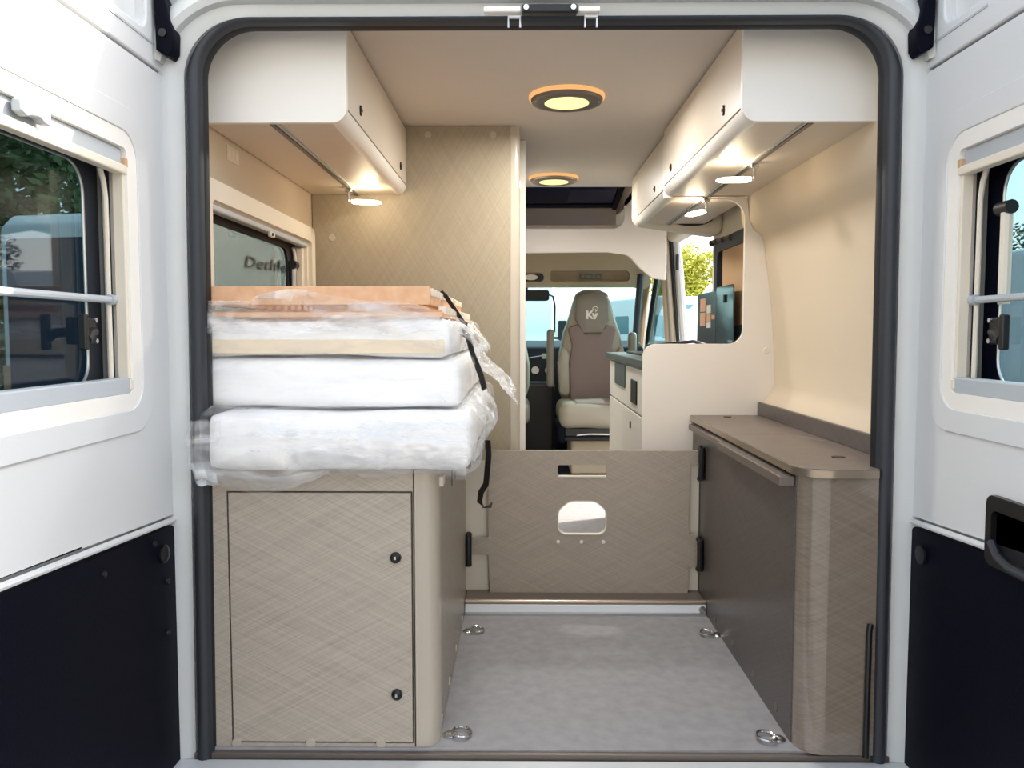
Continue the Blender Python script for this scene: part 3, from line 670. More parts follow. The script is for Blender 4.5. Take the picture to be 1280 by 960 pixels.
# ================================================================== OVERHEAD CABINETS
def overhead(sg, xf, y0, y1, ndoor, label, end_panel=True, z0=1.505, zt=1.752, xw=.80):
    t = thing('overhead_cabinet', label, 'cabinet', (sg * .64, (y0 + y1) / 2, z0))
    X = lambda x: sg * x
    L = lambda a, b_: tuple(sorted((X(a), X(b_))))
    if end_panel:
        e = rpoly([(X(xw + .03), z0), (X(xf - .004), z0, .036), (X(xf - .004), zt), (X(xw + .03), zt)], 0, 8)
        obj('end_panel', plate(e, 'XZ', y0, y0 + .016), 'cabinet_white', t, bevel=.001)
    ys = y0 + (.016 if end_panel else 0)
    obj('carcass', box(*L(xf + .014, xw + .02), ys, y1, z0 + .012, zt), 'cabinet_white', t)
    obj('base_board', box(*L(xf + .03, xw + .02), ys, y1, z0 + .004, z0 + .014), 'cabinet_front', t)
    arc_ = [(X(xf + .034 - .034 * math.cos(R(a))), z0 + .034 - .034 * math.sin(R(a))) for a in range(0, 91, 10)]
    obj('bottom_rail', plate(arc_ + [(X(xf + .034), z0 + .02), (X(xf + .014), z0 + .036)], 'XZ', ys, y1), 'cabinet_white', t, ang=50)
    w = (y1 - ys) / ndoor
    for i in range(ndoor):
        a, b_ = ys + i * w + .001, ys + (i + 1) * w - .001
        d = obj('door', box(*L(xf, xf + .014), a, b_, z0 + .040, zt - .004), 'cabinet_front', t, bevel=.0015)
        yc = b_ - .10 if ndoor > 1 else (a + b_) / 2
        yc = a + w * (.33 if i == 0 else .72)
        k = obj('lock', plate(ell(yc, z0 + .078, .009, .0135, 18), 'YZ', X(xf), X(xf - .004)), 'rubber_dark', d)
        obj('lock_pin', lathe([(0, 0), (.004, 0), (.004, -sg * .003), (0, -sg * .003)], (X(xf - .004), yc, z0 + .078), 'x', 12), 'copper', k)
    obj('lamp_track', box(*L(.648, .660), ys, y1, z0 - .002, z0 + .006), 'alu_brown', t)
    obj('lamp_track', box(*L(.639, .646), ys, y1, z0 + .0, z0 + .006), 'grey_plastic', t)
    return t
overhead(-1, .472, .115, 1.147, 2, 'white overhead cabinet with two doors above the mattress stack')
overhead(1, .487, .115, 1.19, 2, 'white overhead cabinet with two doors above the dark worktop')
overhead(1, .50, 1.217, 1.972, 1, 'shorter overhead locker beyond the white board, above the kitchen', end_panel=False)
nk = thing('corner_moulding', 'cream rounded moulding closing the kitchen locker beside the sliding door', 'moulding', (.7, 2.03, 1.5))
obj('shell', plate(rpoly([(.50, 1.52, .05), (.91, 1.46, .03), (.91, 1.756), (.50, 1.756)], 0), 'XZ', 1.985, 2.16), 'cream_plain', nk, bevel=.02, seg=4)
obj('speaker_recess', plate(ell(.76, 1.535, .10, .035, 24), 'XZ', 1.975, 1.99), 'rubber_dark', nk)
jt = tag(obj('locker_divider', box(.49, .52, 1.19, 1.215, 1.50, 1.754), 'cabinet_white', bevel=.004, org=(.5, 1.2, 1.5)), 'narrow white upright strip between the two right overhead lockers', 'strip')

def reading_lamp(p, dirv, label):
    p = Vector(p); d = Vector(dirv).normalized(); t = thing('reading_lamp', label, 'lamp', p)
    obj('track_clip', box(p.x - .012, p.x + .012, p.y - .012, p.y + .012, p.z - .012, p.z), 'chrome', t, bevel=.002)
    e = p + Vector((0, 0, -.045)); obj('arm', tube([p - Vector((0, 0, .01)), e + Vector((0, 0, .012)), e, e + d * .02], .005, 8), 'chrome', t)
    a = e + d * .012; b_ = e + d * .115; s = d.cross(Vector((0, 0, 1)))
    bm = bmesh.new(); P = []
    for q, w, h in ((a, .012, .006), (lerp(a, b_, .25), .016, .007), (lerp(a, b_, .8), .016, .006), (b_, .010, .003)):
        P.append([bm.verts.new(q + s * su * w + Vector((0, 0, h * sv_ - .004 * ((q - a).length / .1)))) for su, sv_ in ((-1, -1), (1, -1), (1, 1), (-1, 1))])
    for A, B in zip(P, P[1:]):
        for j in range(4): bm.faces.new((A[j], A[(j + 1) % 4], B[(j + 1) % 4], B[j]))
    bm.faces.new(P[0]); bm.faces.new(list(reversed(P[-1])))
    obj('lamp_head', bm, 'read_glow', t, bevel=.002)
    ld_ = bpy.data.lights.new('reading_light', 'POINT'); ld_.energy = READ_W; ld_.color = (1, .78, .52); ld_.shadow_soft_size = .03
    lo = bpy.data.objects.new('reading_light', ld_); COL.objects.link(lo); lo.parent = t; lo.location = lerp(a, b_, .6) - p + Vector((0, 0, .028))
reading_lamp((-.654, 1.0, 1.503), (1, -.05, 0), 'lit reading lamp below the overhead cabinet above the mattresses')
reading_lamp((.654, .60, 1.503), (-1, -.1, 0), 'lit reading lamp below the overhead cabinet above the dark worktop')
reading_lamp((.654, 1.22, 1.503), (-.45, .9, 0), 'lit reading lamp below the kitchen locker by the sliding door')

def ceiling_lamp(x, y, label, rim):
    t = thing('ceiling_lamp', label, 'lamp', (x, y, CZ), group='round ceiling lamps')
    z = CZ
    obj('light_ring', lathe([(0, 0), (.122, 0), (.122, -.010), (.112, -.013), (0, -.013)], (x, y, z), 'z', 40), 'glow_ring', t)
    rg = obj('bezel', lathe([(.084, -.013), (.116, -.013), (.112, -.022), (.092, -.027), (.084, -.024)], (x, y, z), 'z', 40), rim, t)
    for a in (R(195), R(-12)): obj('screw', lathe([(0, 0), (.004, 0), (.004, -.003), (0, -.004)], (x + .103 * math.cos(a), y + .103 * math.sin(a), z - .0235), 'z', 10), 'chrome', rg)
    obj('diffuser', lathe([(0, -.013), (.086, -.013), (.086, -.022), (.05, -.027), (0, -.028)], (x, y, z), 'z', 36), 'lamp_glow', t)
    d = bpy.data.lights.new('ceiling_light', 'AREA'); d.shape = 'DISK'; d.size = .17; d.energy = LAMP_W; d.color = (1, .97, .91)
    o = bpy.data.objects.new('ceiling_light', d); COL.objects.link(o); o.parent = t; o.location = (0, 0, -.034)
emit('glow_ring', (255, 190, 120), .5)
ceiling_lamp(.10, .78, 'lit round ceiling lamp with a dark bronze bezel over the boot', 'alu_brown')
ceiling_lamp(.116, 2.14, 'lit round ceiling lamp with a pale bezel before the roof window', 'alu_warm')

# ================================================================== TALL WASHROOM UNIT
tw = thing('washroom_unit', 'tall beige laminate washroom unit behind the mattress stack', 'washroom', (-.45, 1.6, 0))
obj('rear_panel', plate(rect(-.822, -.085, .0, CZ - .002), 'XZ', 1.15, 1.166), 'hpl_tall', tw)
obj('corner_post', plate(rpoly([(-.085, 1.148), (-.05, 1.148, .018), (-.05, 1.19), (-.085, 1.19)], 0), 'XY', 0, CZ - .002), 'post', tw, ang=50)
obj('side_panel', plate(rect(1.19, 2.25, 0, CZ - .002), 'YZ', -.075, -.058), 'hpl_side', tw)
obj('front_panel', plate(rect(-.822, -.06, 0, CZ - .002), 'XZ', 2.25, 2.266), 'hpl_tall', tw)
ds = obj('door', box(-.052, -.028, 1.36, 1.39, .0, CZ - .003), 'cabinet_white', tw, bevel=.003)
obj('door_catch', box(-.03, -.022, 1.9, 1.94, .84, .86), 'black_plastic', tw)
obj('door_leaf', box(-.054, -.040, 1.39, 2.2, .0, CZ - .005), 'hpl_side', tw)
for x in (-.75, -.39, -.15): obj('screw_cap', lathe([(0, -.0015), (.012, -.0015), (.013, 0), (0, 0)], (x, 1.15, 1.725 if x > -.7 else 1.35), 'y', 16), 'post', tw)

# ================================================================== WHITE BOARD WITH CUT-OUT, KITCHEN
wb = thing('partition_board', 'white partition board with a large rounded cut-out beside the overhead cabinet', 'partition', (.67, 1.2, .0))
o_ = rpoly([(.417, .0), (.417, .955, .05), (.795, .955, .055), (.795, 1.49, .10), (.66, 1.50), (.66, 1.503)] + [(x, z) for z, x in [(1.503, .803)] + prof_r[2:10]] + [(.878, .74, .0), (.868, .70), (.868, 0)], 0, 8)
obj('board', plate(o_, 'XZ', 1.197, 1.213), 'white_board', wb, bevel=.0015)
for x, z in ((.862, 1.27), (.885, .93)): obj('screw_cap', lathe([(0, -.0015), (.012, -.0015), (.013, 0), (0, 0)], (x, 1.197, z), 'y', 16), 'cream_plain', wb)
kc = thing('kitchen_unit', 'white kitchen unit with drawers and a grey-green worktop beyond the white board', 'kitchen', (.67, 1.85, 0))
obj('carcass', box(.445, .905, 1.216, 2.44, 0, .862), 'cabinet_white', kc)
obj('worktop', box(.415, .905, 1.216, 2.48, .862, .892), 'worktop_green', kc, bevel=.004)
dd = []
for nm, y0, y1, z0, z1 in (('drawer', 1.25, 1.86, .42, .66), ('drawer', 1.25, 1.86, .05, .41), ('door', 1.87, 2.42, .05, .66), ('fascia', 1.25, 2.42, .67, .85)):
    d = obj(nm, box(.43, .446, y0, y1, z0, z1), 'cabinet_white', kc, bevel=.002)
    if nm != 'fascia':
        yc = 1.60 if nm == 'drawer' else 1.93; zc = z1 - .06 if nm == 'drawer' else .36
        obj('lock', plate(ell(yc, zc, .011, .016, 16), 'YZ', .43, .425), 'rubber_dark', d)
    else:
        obj('socket', box(.424, .431, 1.42, 1.58, .70, .80), 'black_plastic', d, bevel=.004)
        obj('control_panel', box(.424, .431, 1.78, 2.16, .745, .85), 'worktop_green', d, bevel=.004)
hl = thing('hob_lid', 'dark teal glass hob lid standing open on the kitchen worktop', 'hob lid', (.86, 1.9, .892))
obj('glass_leaf', plate(rect(1.585, 1.88, .897, 1.205, .02), 'YZ', .858, .864), 'hob_glass', hl)
lf = obj('glass_leaf', plate(rect(1.886, 2.27, .897, 1.19, .02), 'YZ', .858, .864), 'hob_dark', hl)
obj('latch', box(.850, .858, 1.705, 1.725, 1.13, 1.165), 'black_plastic', hl, bevel=.003)
for y0, y1, z0, z1, m in ((2.09, 2.2, 1.10, 1.165, 'sticker_orange'), (2.09, 2.2, 1.03, 1.095, 'sticker_orange'), (1.98, 2.06, 1.09, 1.13, 'sticker_white'), (1.98, 2.06, 1.05, 1.085, 'sticker_orange'), (1.98, 2.06, 1.02, 1.046, 'sticker_white'), (1.9, 1.96, 1.06, 1.08, 'sticker_orange')):
    obj('sticker', box(.8565, .858, y0, y1, z0, z1), m, lf)
obj('hinge', box(.84, .87, 1.6, 1.68, .892, .93), 'black_plastic', hl, bevel=.003)
ht = thing('cooktop', 'low black gas cooktop edge with a chrome rim on the kitchen worktop', 'cooktop', (.65, 1.9, .892))
obj('tray', box(.50, .83, 1.6, 2.3, .893, .902), 'black_plastic', ht, bevel=.003)
obj('pan_support', tube([(.6, 2.25, .93), (.78, 1.98, .955), (.82, 1.75, .93)], .008, 8), 'chrome', ht)
for k, (x, y) in enumerate(((.6, 2.25), (.82, 1.75))): obj('support_foot', tube([(x, y, .9), (x, y, .93)], .006, 8), 'black_plastic', ht)

# kitchen window and curtain rod on the right wall
w2 = struct('window_2', 'kitchen window with dark frame and tan curtain in the right wall')
obj('frame', plate(rect(1.5, 2.09, .98, 1.44, .05), 'YZ', .895, .93, [rect(1.56, 2.03, 1.03, 1.38, .04)]), 'rubber', w2, bevel=.004)
obj('pane', plate(rect(1.52, 2.06, 1.0, 1.42, .05), 'YZ', .985, .99), 'window_tint', w2)
obj('curtain', plate([(1.56 + .012 * k, .0) for k in range(0)] or rect(1.57, 1.95, .92, 1.40), 'YZ', .902, .91), 'curtain', w2)
cr_ = thing('curtain_rod', 'short dark curtain rod with knobs beside the sliding door opening', 'rod', (.9, 2.05, 1.42))
obj('rod', tube([(.898, 1.76, 1.428), (.898, 2.17, 1.445)], .008, 10), 'copper', cr_)
for y in (1.78, 1.92, 2.05, 2.15): obj('knob', lathe([(0, -.012), (.014, -.008), (.016, 0), (.014, .008), (0, .012)], (.898, y, 1.43 + (y - 1.76) * .04 - .008), 'y', 12), 'black_plastic', cr_)

# ================================================================== CAB
hd = struct('wall_front', 'white arched panel between the living area and the cab')
top = rpoly([(-.92, CZ), (-.61, CZ), (-.61, 1.622, .10), (.572, 1.622, .17), (.572, CZ), (.83, CZ), (.83, 1.31, .01), (.745, 1.322, .06), (.665, 1.385, .08), (.60, 1.46, .08), (.47, 1.478, .2), (-.5, 1.468, .1), (-.92, 1.2)], 0, 8)
obj('panel', plate(top, 'XZ', 3.0, 3.02), 'white_board', hd, bevel=.008, seg=3)
rw = struct('window_3', 'dark panoramic roof window above the cab')
obj('pane', plate([(2.5, 1.965), (3.40, 1.81), (3.40, 1.818), (2.5, 1.973)], 'YZ', -.58, .545), 'sky_glass', rw)
obj('frame', plate([(2.58, 1.93), (2.64, 1.93), (2.64, 1.98), (2.58, 1.98)], 'YZ', -.62, .58), 'rubber_dark', rw)
obj('frame', plate([(3.37, 1.80), (3.43, 1.80), (3.43, 1.83), (3.37, 1.84)], 'YZ', -.62, .58), 'rubber_dark', rw)
for x in (-.62, .545): obj('frame', plate([(2.5, 1.93), (3.43, 1.785), (3.43, 1.83), (2.5, 1.985)], 'YZ', x, x + .035), 'rubber_dark', rw)
obj('blind_roll', plate([(2.9, 1.885), (3.3, 1.815), (3.3, 1.825), (2.9, 1.895)], 'YZ', -.55, .25), 'navy', rw)

# cab roof lining, cross beam with shelf
cr2 = struct('trim_4', 'beige cab roof lining with a storage shelf above the windscreen')
obj('roof_lining', plate([(3.02, 1.60), (3.5, 1.66), (4.05, 1.60), (4.3, 1.50), (4.3, 1.53), (4.05, 1.64), (3.5, 1.70), (3.02, 1.64)], 'YZ', -.95, .96), 'headliner', cr2, ang=60)
bt = rpoly([(-.95, 1.62), (.82, 1.62, .1), (.93, 1.35, .05), (.86, 1.31, .05), (.8, 1.33, .05), (-.95, 1.33)], 0)
sh_ = obj('cross_beam', plate(bt, 'XZ', 4.1, 4.16, [rect(.17, .76, 1.372, 1.452, .03)]), 'headliner', cr2, bevel=.015, seg=3)
obj('shelf_back', box(.15, .78, 4.2, 4.21, 1.35, 1.47), 'headliner', sh_)
obj('shelf_floor', box(.15, .78, 4.16, 4.21, 1.35, 1.374), 'headliner', sh_)
lb = obj('warning_label', box(.40, .56, 4.188, 4.199, 1.395, 1.437), 'seat_leather_dark', sh_)
for k, (u, w) in enumerate(((.415, .016), (.44, .045), (.492, .022), (.522, .026))): obj('print_block', box(u, u + w, 4.1868, 4.188, 1.402, 1.43 - .006 * (k % 2)), 'seat_leather', lb)
dl = obj('dome_lamp', plate(rect(-.12, .125, 1.372, 1.43, .025), 'XZ', 4.085, 4.1), 'rubber', cr2, bevel=.004)
obj('dome_lens', plate(ell(.03, 1.402, .05, .021, 20), 'XZ', 4.078, 4.086), 'cap_white', dl)
obj('roof_cap', plate([(3.4, 1.98), (3.9, 1.80), (4.35, 1.52), (4.38, 1.55), (3.95, 1.85), (3.4, 2.0)], 'YZ', -1.0, 1.0), 'body_paint', cr2)

w4 = struct('window_4', 'wide windscreen of the van')
obj('pane', plate([(4.32, 1.48), (5.0, .88), (5.005, .886), (4.325, 1.486)], 'YZ', -.93, .93), 'window_clear', w4)
for s in (-1, 1):
    obj('pillar', tube([(s * .90, 4.2, 1.46), (s * .97, 4.98, .86)], .035, 10), 'headliner', w4)
mir = thing('interior_mirror', 'black interior mirror hanging below the cab roof', 'mirror', (.0, 4.25, 1.26))
obj('housing', plate(rect(-.17, .17, 1.235, 1.315, .02), 'XZ', 4.20, 4.225), 'rubber_dark', mir, bevel=.006)
obj('mount', tube([(.0, 4.225, 1.3), (.0, 4.3, 1.37), (.0, 4.33, 1.43)], .012, 8), 'rubber_dark', mir)
obj('cable', tube([(.17, 4.22, 1.28), (.2, 4.25, 1.27), (.215, 4.28, 1.2), (.215, 4.35, 1.0)], .008, 8), 'rubber', mir)

# right cab side: door with window, pillar between cab door and sliding door
d3 = struct('door_3', 'right cab door with its window, beyond the captain seat')
obj('shell', plate(rpoly([(3.45, -.2), (4.75, -.2), (4.75, .85), (4.2, 1.55), (3.45, 1.6)], .03), 'YZ', .97, 1.0, [rpoly([(3.55, .9), (4.6, .88), (4.12, 1.45), (3.55, 1.5)], .04)]), 'cream_plain', d3)
obj('window_seal', tube([(.965, y, z) for y, z in rpoly([(3.55, .9), (4.6, .88), (4.12, 1.45), (3.55, 1.5)], .04)], .018, 8, closed=True), 'rubber_dark', d3)
obj('pane', plate(rpoly([(3.55, .9), (4.6, .88), (4.12, 1.45), (3.55, 1.5)], .04), 'YZ', .985, .988), 'window_clear', d3)
obj('armrest', box(.88, .97, 3.7, 4.5, .62, .72), 'dash', d3, bevel=.02)
wq = struct('door_4', 'left cab door with its window')
obj('shell', plate(rpoly([(4.0, -.2), (4.95, -.2), (4.95, .85), (4.35, 1.55), (4.0, 1.6)], .03), 'YZ', -1.0, -.97, [rpoly([(4.05, .9), (4.8, .88), (4.25, 1.45), (4.05, 1.5)], .04)]), 'cream_plain', wq)
obj('pane', plate(rpoly([(4.05, .9), (4.8, .88), (4.25, 1.45), (4.05, 1.5)], .04), 'YZ', -.99, -.987), 'window_clear', wq)
pb = struct('trim_5', 'body pillar with rubber seals between cab door and sliding door')
def leaning(name, y, x_top, x_bot, r, m, z1=1.62, z0=.2, flat=None):
    """strip leaning outwards towards the floor; x given at z = 1.62 and z = 0.92"""
    P = []
    for k in range(9):
        z = lerp(z0, z1, k / 8); P.append((x_top + (x_bot - x_top) * (1.62 - z) / .7, y, z))
    return obj(name, tube(P, r, 10, flat=flat), m, pb)
leaning('pillar_cover', 3.42, .885, .937, .034, 'headliner')
leaning('seal', 3.40, .926, .984, .013, 'rubber_dark')
leaning('outer_pillar', 3.40, .966, 1.026, .028, 'body_paint')
leaning('belt_strip', 3.36, .878, .93, .01, 'seat_leather_dark', z1=1.5, z0=.5)
leaning('cab_seal', 4.0, .84, .79, .026, 'rubber', z1=1.42)
bk = obj('door_striker', box(.955, .975, 3.355, 3.37, 1.4, 1.5), 'black_plastic', pb, bevel=.004)

# dashboard
db = thing('dashboard', 'dark blue-black dashboard with round vents and a pale tag', 'dashboard', (0, 4.7, .3))
dbp = [(4.55, .05), (4.95, .05), (5.02, .9), (4.75, .93), (4.5, .88), (4.45, .72), (4.5, .3)]
obj('body', plate(dbp, 'YZ', -.93, .93), 'dash', db, bevel=.02, seg=3)
obj('console', box(-.15, .22, 4.25, 4.6, .05, .62), 'black_plastic', db, bevel=.03)
for x in (.07, .175):
    v = obj('knob', lathe([(.0, -.03), (.022, -.03), (.03, -.02), (.034, 0), (0, 0)], (x, 4.46, .70), 'y', 20), 'rubber_dark', db)
    obj('knob_ring', lathe([(.026, -.031), (.03, -.031), (.03, -.025), (.026, -.025)], (x, 4.46, .70), 'y', 20), 'alu', v)
obj('tag', box(.12, .21, 4.42, 4.43, .79, .83), 'thread', db, bevel=.004)
obj('holder_stalk', tube([(.0, 4.4, .79), (.06, 4.42, .80), (.12, 4.42, .81)], .007, 8), 'chrome', db)

# captain seat turned to the living area
def seat_outline(w, z0, z1, sh, hw):
    """half-widths up the backrest: waist, shoulder, headrest"""
    pts = [(w * .86, z0), (w * .98, z0 + .10), (w, z0 + .25), (w * .97, sh - .16), (w * .84, sh), (lerp(w, hw, .72), sh + .10), (hw * 1.0, z1 - .10), (hw * .82, z1 - .025), (hw * .4, z1)]
    return pts + [(-x, z) for x, z in reversed(pts)]
SX, SY = .468, 3.92
cs = thing('captain_seat', 'taupe captain seat with mauve fabric centre turned towards the living area', 'seat', (SX, SY, .02))
oo = [(SX + x, z) for x, z in rpoly(seat_outline(.245, .50, 1.305, 1.0, .14), .05, 4)]
bkr = obj('backrest', pillow(oo, 'XZ', SY + .11, SY - .01, .05), 'seat_leather', cs, ang=80)
cen = [(SX + x, z) for x, z in rpoly([(-.155, .50), (.155, .50), (.165, .78), (.145, .90), (.175, 1.03), (.10, 1.06), (.085, 1.0), (.07, .985), (-.07, .985), (-.085, 1.0), (-.10, 1.06), (-.175, 1.03), (-.145, .90), (-.165, .78)], .02, 3)]
obj('fabric_centre', pillow(cen, 'XZ', SY + .02, SY - .032, .02), 'seat_fabric', bkr, ang=80)
hr = [(SX + x, z) for x, z in rpoly([(-.075, .985), (.075, .985), (.125, 1.09), (.12, 1.27, .05), (.0, 1.295, .2), (-.12, 1.27, .05), (-.125, 1.09)], .02, 4)]
hrp = obj('headrest', pillow(hr, 'XZ', SY + .03, SY - .04, .018), 'seat_leather_dark', cs, ang=80)
yl = SY - .0425
me_ = text_mesh('K', .08, .002, bold=.003); me_.transform(Matrix.Translation((SX - .048, yl, 1.095)) @ Matrix.Rotation(math.pi / 2, 4, 'X')); obj('emblem_letter', me_, 'thread', hrp, smooth=False)
me_ = text_mesh('v', .08, .002, bold=.004); me_.transform(Matrix.Translation((SX - .002, yl, 1.095)) @ Matrix.Rotation(math.pi / 2, 4, 'X')); obj('emblem_letter', me_, 'thread', hrp, smooth=False)
obj('emblem_mark', tube([(SX + .018 + .018 * math.cos(a), yl, 1.165 + .016 * math.sin(a)) for a in [R(q) for q in range(-60, 230, 25)]], .003, 6), 'thread', hrp)
obj('emblem_mark', tube([(SX + .018, yl, 1.165), (SX + .024, yl, 1.15), (SX + .018, yl, 1.14)], .003, 6), 'thread', hrp)
for s in (-1, 1):
    bo = [(SX + s * x, z) for x, z in rpoly([(.16, .52), (.235, .55), (.25, .78), (.215, .93), (.165, .84)], .03, 4)]
    obj('bolster', pillow(bo, 'XZ', SY + .04, SY - .06, .03), 'seat_leather', bkr, ang=80)
obj('cushion', softbox(SX - .255, SX + .255, SY - .50, SY + .06, .355, .525, .06, .03, lambda p, n: n * .01 * noise.noise(p * 5)), 'seat_leather', cs, ang=80)
obj('cushion_top', softbox(SX - .16, SX + .16, SY - .47, SY - .02, .50, .533, .014, .03), 'seat_fabric', cs, ang=80)
obj('seat_rail', box(SX - .22, SX + .22, SY - .45, SY + .05, .30, .36), 'black_plastic', cs, bevel=.01)
obj('swivel_plate', box(SX - .24, SX + .20, SY - .4, SY + .05, .265, .295), 'rubber_dark', cs, bevel=.006)
obj('seat_base', box(SX - .17, SX + .22, SY - .32, SY + .1, .02, .265), 'headliner', cs, bevel=.02)
obj('lever', tube([(SX - .26, SY - .35, .37), (SX - .22, SY - .42, .33), (SX - .15, SY - .44, .31), (SX - .05, SY - .45, .32), (SX + .2, SY - .45, .315)], .009, 8), 'chrome', cs)
obj('side_cover', softbox(SX - .275, SX - .215, SY - .46, SY - .1, .25, .40, .025, .02), 'black_panel', cs)
ar = obj('armrest', softbox(SX - .325, SX - .27, SY - .03, SY + .07, .60, 1.02, .025, .02), 'seat_leather_dark', cs, ang=80)
obj('armrest', softbox(SX + .262, SX + .32, SY - .03, SY + .07, .62, 1.0, .025, .02), 'seat_leather_dark', cs, ang=80)
ds_ = thing('driver_seat', 'grey edge of the second cab seat showing past the washroom unit', 'seat', (-.25, 4.0, .02))
o2 = [(-.22 + x, z) for x, z in rpoly(seat_outline(.245, .50, 1.16, .95, .2), .05, 4)]
obj('backrest', pillow(o2, 'XZ', 4.14, 4.0, .05), 'seat_leather_dark', ds_, ang=80)
obj('cushion', softbox(-.47, .02, 3.6, 4.1, .36, .52, .05, .03), 'seat_leather_dark', ds_, ang=80)
obj('seat_base', box(-.42, -.02, 3.7, 4.1, .02, .36), 'black_plastic', ds_, bevel=.02)

# ================================================================== OUTSIDE
def camper(loc, rot, label, kind='van', L=5.9):
    """parked camper; local +y is forward, z=0 the ground"""
    t = thing('parked_camper', label, 'vehicle', loc); t.rotation_euler = (0, 0, rot); M = Matrix.Translation(Vector(loc)) @ Matrix.Rotation(rot, 4, 'Z')
    def put(name, bm, m, par, bevel=0, ang=35):
        o = obj(name, bm, m, None, bevel=bevel, ang=ang); o.parent = par; return o
    W_ = 1.02
    if kind == 'van':
        pr = [(0, .38), (-.02, 2.2), (.1, 2.55), (.4, 2.62), (3.9, 2.62), (4.3, 2.48), (4.95, 1.62), (5.15, 1.36), (5.65, 1.16), (5.88, .95), (5.92, .36)]
        ws = [(4.36, 2.36), (5.0, 1.45)]
    else:
        W_ = 1.14
        pr = [(0, .45), (0, 2.62), (.15, 2.76), (4.2, 2.76), (5.0, 2.66), (5.3, 2.45), (5.25, 2.2), (5.0, 1.95), (5.6, 1.36), (6.1, 1.16), (6.35, .95), (6.4, .38)]
        ws = [(5.05, 1.92), (5.52, 1.42)]
    bd = put('body', plate(pr, 'YZ', -W_, W_), 'van_white', t, bevel=.06)
    n = Vector((0, ws[0][1] - ws[1][1], ws[1][0] - ws[0][0])).normalized() * .03
    q = [(ws[0][0] + n.y, ws[0][1] + n.z), (ws[1][0] + n.y, ws[1][1] + n.z), (ws[1][0] - n.y, ws[1][1] - n.z), (ws[0][0] - n.y, ws[0][1] - n.z)]
    put('windscreen', plate(q, 'YZ', -W_ * .84, W_ * .84), 'auto_glass', t)
    put('wiper', tube([(-.5, ws[1][0] + n.y, ws[1][1] + n.z + .02), (.3, ws[1][0] + n.y - .05, ws[1][1] + n.z + .1)], .012, 6), 'rubber_dark', t)
    for s in (-1, 1):
        yd = 4.0 if kind == 'van' else 4.55
        put('side_window', plate(rpoly([(yd - .3, 1.5), (yd + .85, 1.48), (yd + .4, 2.05), (yd - .3, 2.1)], .06), 'YZ', s * (W_ + .003), s * (W_ - .02)), 'auto_glass', t)
        put('side_window', plate(rect(1.0, 2.0, 1.55, 2.1, .08), 'YZ', s * (W_ + .003), s * (W_ - .02)), 'auto_glass', t)
        mr = put('mirror', box(*sorted((s * (W_ + .08), s * (W_ + .26))), yd + .62, yd + .74, 1.45, 1.85), 'rubber_dark', t, bevel=.03)
        put('mirror_arm', tube([(s * W_, yd + .7, 1.5), (s * (W_ + .12), yd + .68, 1.5)], .025, 6), 'rubber_dark', mr)
        for y in (1.0, 4.75 if kind == 'van' else 5.2):
            w_ = put('wheel', lathe([(0, -.1), (.2, -.1), (.32, -.1), (.34, -.06), (.34, .1), (0, .1)], (s * (W_ - .08), y, .34), 'x', 24), 'tyre', t)
            put('hubcap', lathe([(0, s * .11), (.18, s * .11), (.2, s * .1), (0, s * .1)], (s * (W_ - .08), y, .34), 'x', 20), 'alu', w_)
        fy = pr[-2][0]
        put('headlamp', box(*sorted((s * .6, s * .95)), fy - .22, fy - .02, .88, 1.12), 'alu', t, bevel=.04)
        put('tail_lamp', box(*sorted((s * (W_ - .14), s * (W_ - .03))), -.03, .01, .8, 1.3), 'sticker_orange', t, bevel=.01)
    put('grille', box(-.5, .5, pr[-1][0] - .04, pr[-1][0] + .02, .55, .85), 'rubber_dark', t, bevel=.02)
    put('rear_window', plate(rect(-.6, .6, 1.5, 2.1, .08), 'XZ', -.03, .0), 'auto_glass', t)
    return t
camper((-.15, 19.0, GZ), math.pi - .05, 'white camper van parked before the windscreen, left of the captain seat')
camper((3.6, 24.5, GZ), math.pi + .3, 'white camper van parked at an angle behind the captain seat')
camper((7.75, 12.2, GZ), math.pi * .5 + .05, 'white camper van with a sloping bonnet seen through the open sliding door')
camper((5.6, 9.0, GZ), -math.pi / 2, 'white camper seen through the right rear door window')
nb = camper((-3.95, 5.6, GZ), -.22, 'pale neighbouring motorhome with grey lettering seen through the side window', 'home', 6.4)
sd_ = bpy.data.objects.new('side_band', None)
me_ = plate(rpoly([(.06, 1.72), (1.2, 1.72), (1.75, 2.15), (6.0 - 1.1, 2.15), (4.9, .6), (.06, .6)]), 'YZ', 1.143, 1.15)
bpy.data.objects.remove(sd_)
o = obj('side_band', me_, 'van_grey', None); o.parent = nb
me_ = text_mesh('Dethleffs', .155, .004, .15, 1.1)
me_.transform(Matrix.Diagonal((1.75, 1, 1, 1))); me_.transform(Matrix.Translation((1.152, .55, 2.25)) @ Matrix.Rotation(math.pi / 2, 4, 'Z') @ Matrix.Rotation(math.pi / 2, 4, 'X')); o = obj('lettering', me_, 'letter_grey', None, smooth=False); o.parent = nb
o = obj('rear_panel', plate(rect(-1.0, 1.0, .7, 2.5, .06), 'XZ', -.05, .0), 'navy', None); o.parent = nb

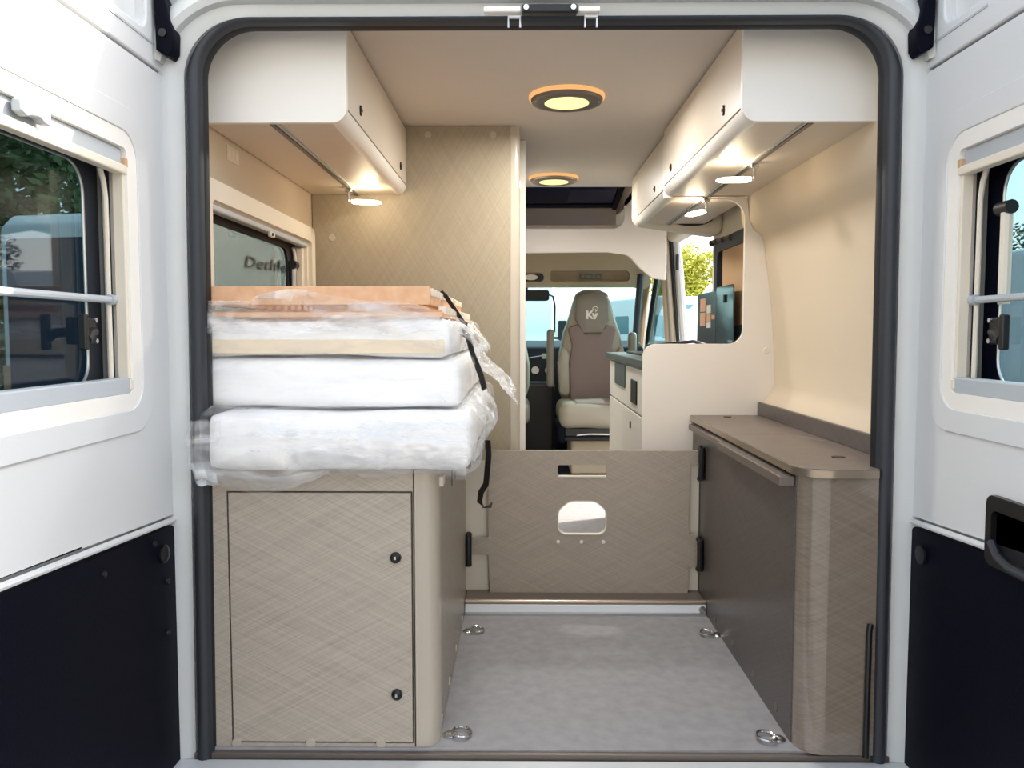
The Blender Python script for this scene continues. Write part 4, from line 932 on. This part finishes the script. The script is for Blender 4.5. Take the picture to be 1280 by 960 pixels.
def tree(x, y, h, r, label, leaf, n=7000, size=.13, seed=1, low=.3):
    rnd = random.Random(seed); t = thing('tree', label, 'tree', (x, y, GZ))
    tr = [(x + .1 * math.sin(k), y + .1 * math.cos(k * 1.7), GZ + h * .75 * k / 6) for k in range(7)]
    obj('trunk', tube(tr, [.2 - .022 * k for k in range(7)], 9), 'bark', t)
    blobs = []
    for k in range(16):
        a = rnd.uniform(0, 6.28); q = rnd.uniform(0, 1) ** .5 * r * .72; z = GZ + h * rnd.uniform(low, .86)
        blobs.append((Vector((x + q * math.cos(a), y + q * math.sin(a), z)), r * rnd.uniform(.35, .6)))
    for k in range(6):
        c = blobs[k][0]; obj('branch', tube([tr[3], (Vector(tr[4]) + c) / 2 + Vector((0, 0, .2)), c], [.09, .06, .03], 7), 'bark', t)
    bm = bmesh.new()
    for _ in range(n):
        c, q = rnd.choice(blobs); d = Vector((rnd.gauss(0, 1), rnd.gauss(0, 1), rnd.gauss(0, 1))).normalized()
        p = c + d * q * rnd.uniform(.45, 1) ** .6; u = Vector((rnd.gauss(0, 1), rnd.gauss(0, 1), rnd.gauss(0, .6))).normalized(); v = u.orthogonal().normalized()
        s = size * rnd.uniform(.6, 1.3)
        bm.faces.new([bm.verts.new(p + u * s), bm.verts.new(p + v * s * .5), bm.verts.new(p - u * s), bm.verts.new(p - v * s * .5)])
    f = obj('foliage', bm, leaf, t, smooth=False); f['kind'] = 'stuff'
    return t
tree(-9.6, 11.5, 8.5, 3.0, 'tall dark green tree seen through the left rear door window', 'leaf_dark', 30000, .10, 2, .1)
tree(-10.5, 4.2, 9.5, 3.2, 'broad dark tree beyond the left rear door, behind the motorhome', 'leaf_dark', 32000, .105, 3, .08)
tree(-7.0, 18.5, 8.0, 2.8, 'dark tree above the neighbouring motorhome', 'leaf_dark', 20000, .11, 4, .2)
tree(6.0, 28.0, 4.9, 1.5, 'sunlit yellow-green tree seen through the open sliding door', 'leaf_bright', 9000, .10, 5, .45)
tree(17.0, 23.0, 4.9, 2.6, 'green tree on the skyline in the right rear door window', 'leaf_dark', 16000, .10, 6, .15)
tree(23.5, 26.0, 5.2, 2.8, 'rounded green tree behind the camper in the right rear door window', 'leaf_dark', 16000, .10, 7, .15)
# hall added out of view, for warm light bounced into the van's rear
hb = struct('wall_bounce', 'unseen cream hall added behind the van for warm bounced light')
obj('wall', plate(rect(-16, 16, GZ, 4.4), 'XZ', -13.3, -13.0, [rect(-6.5, -3.5, GZ + .01, 2.8), rect(2.0, 5.0, GZ + .01, 2.8)]), 'cream_plain', hb)
for x in (-6.5, 2.0):
    d_ = obj('roller_door', box(x, x + 3, -13.25, -13.2, GZ, 2.8), 'grey_plastic', hb)
    for k in range(12): obj('lath', box(x, x + 3, -13.2, -13.18, GZ + .02 + k * .283, GZ + .28 + k * .283), 'grey_plastic', d_)
obj('roof_edge', box(-16.2, 16.2, -13.5, -12.7, 4.4, 4.6), 'van_grey', hb)
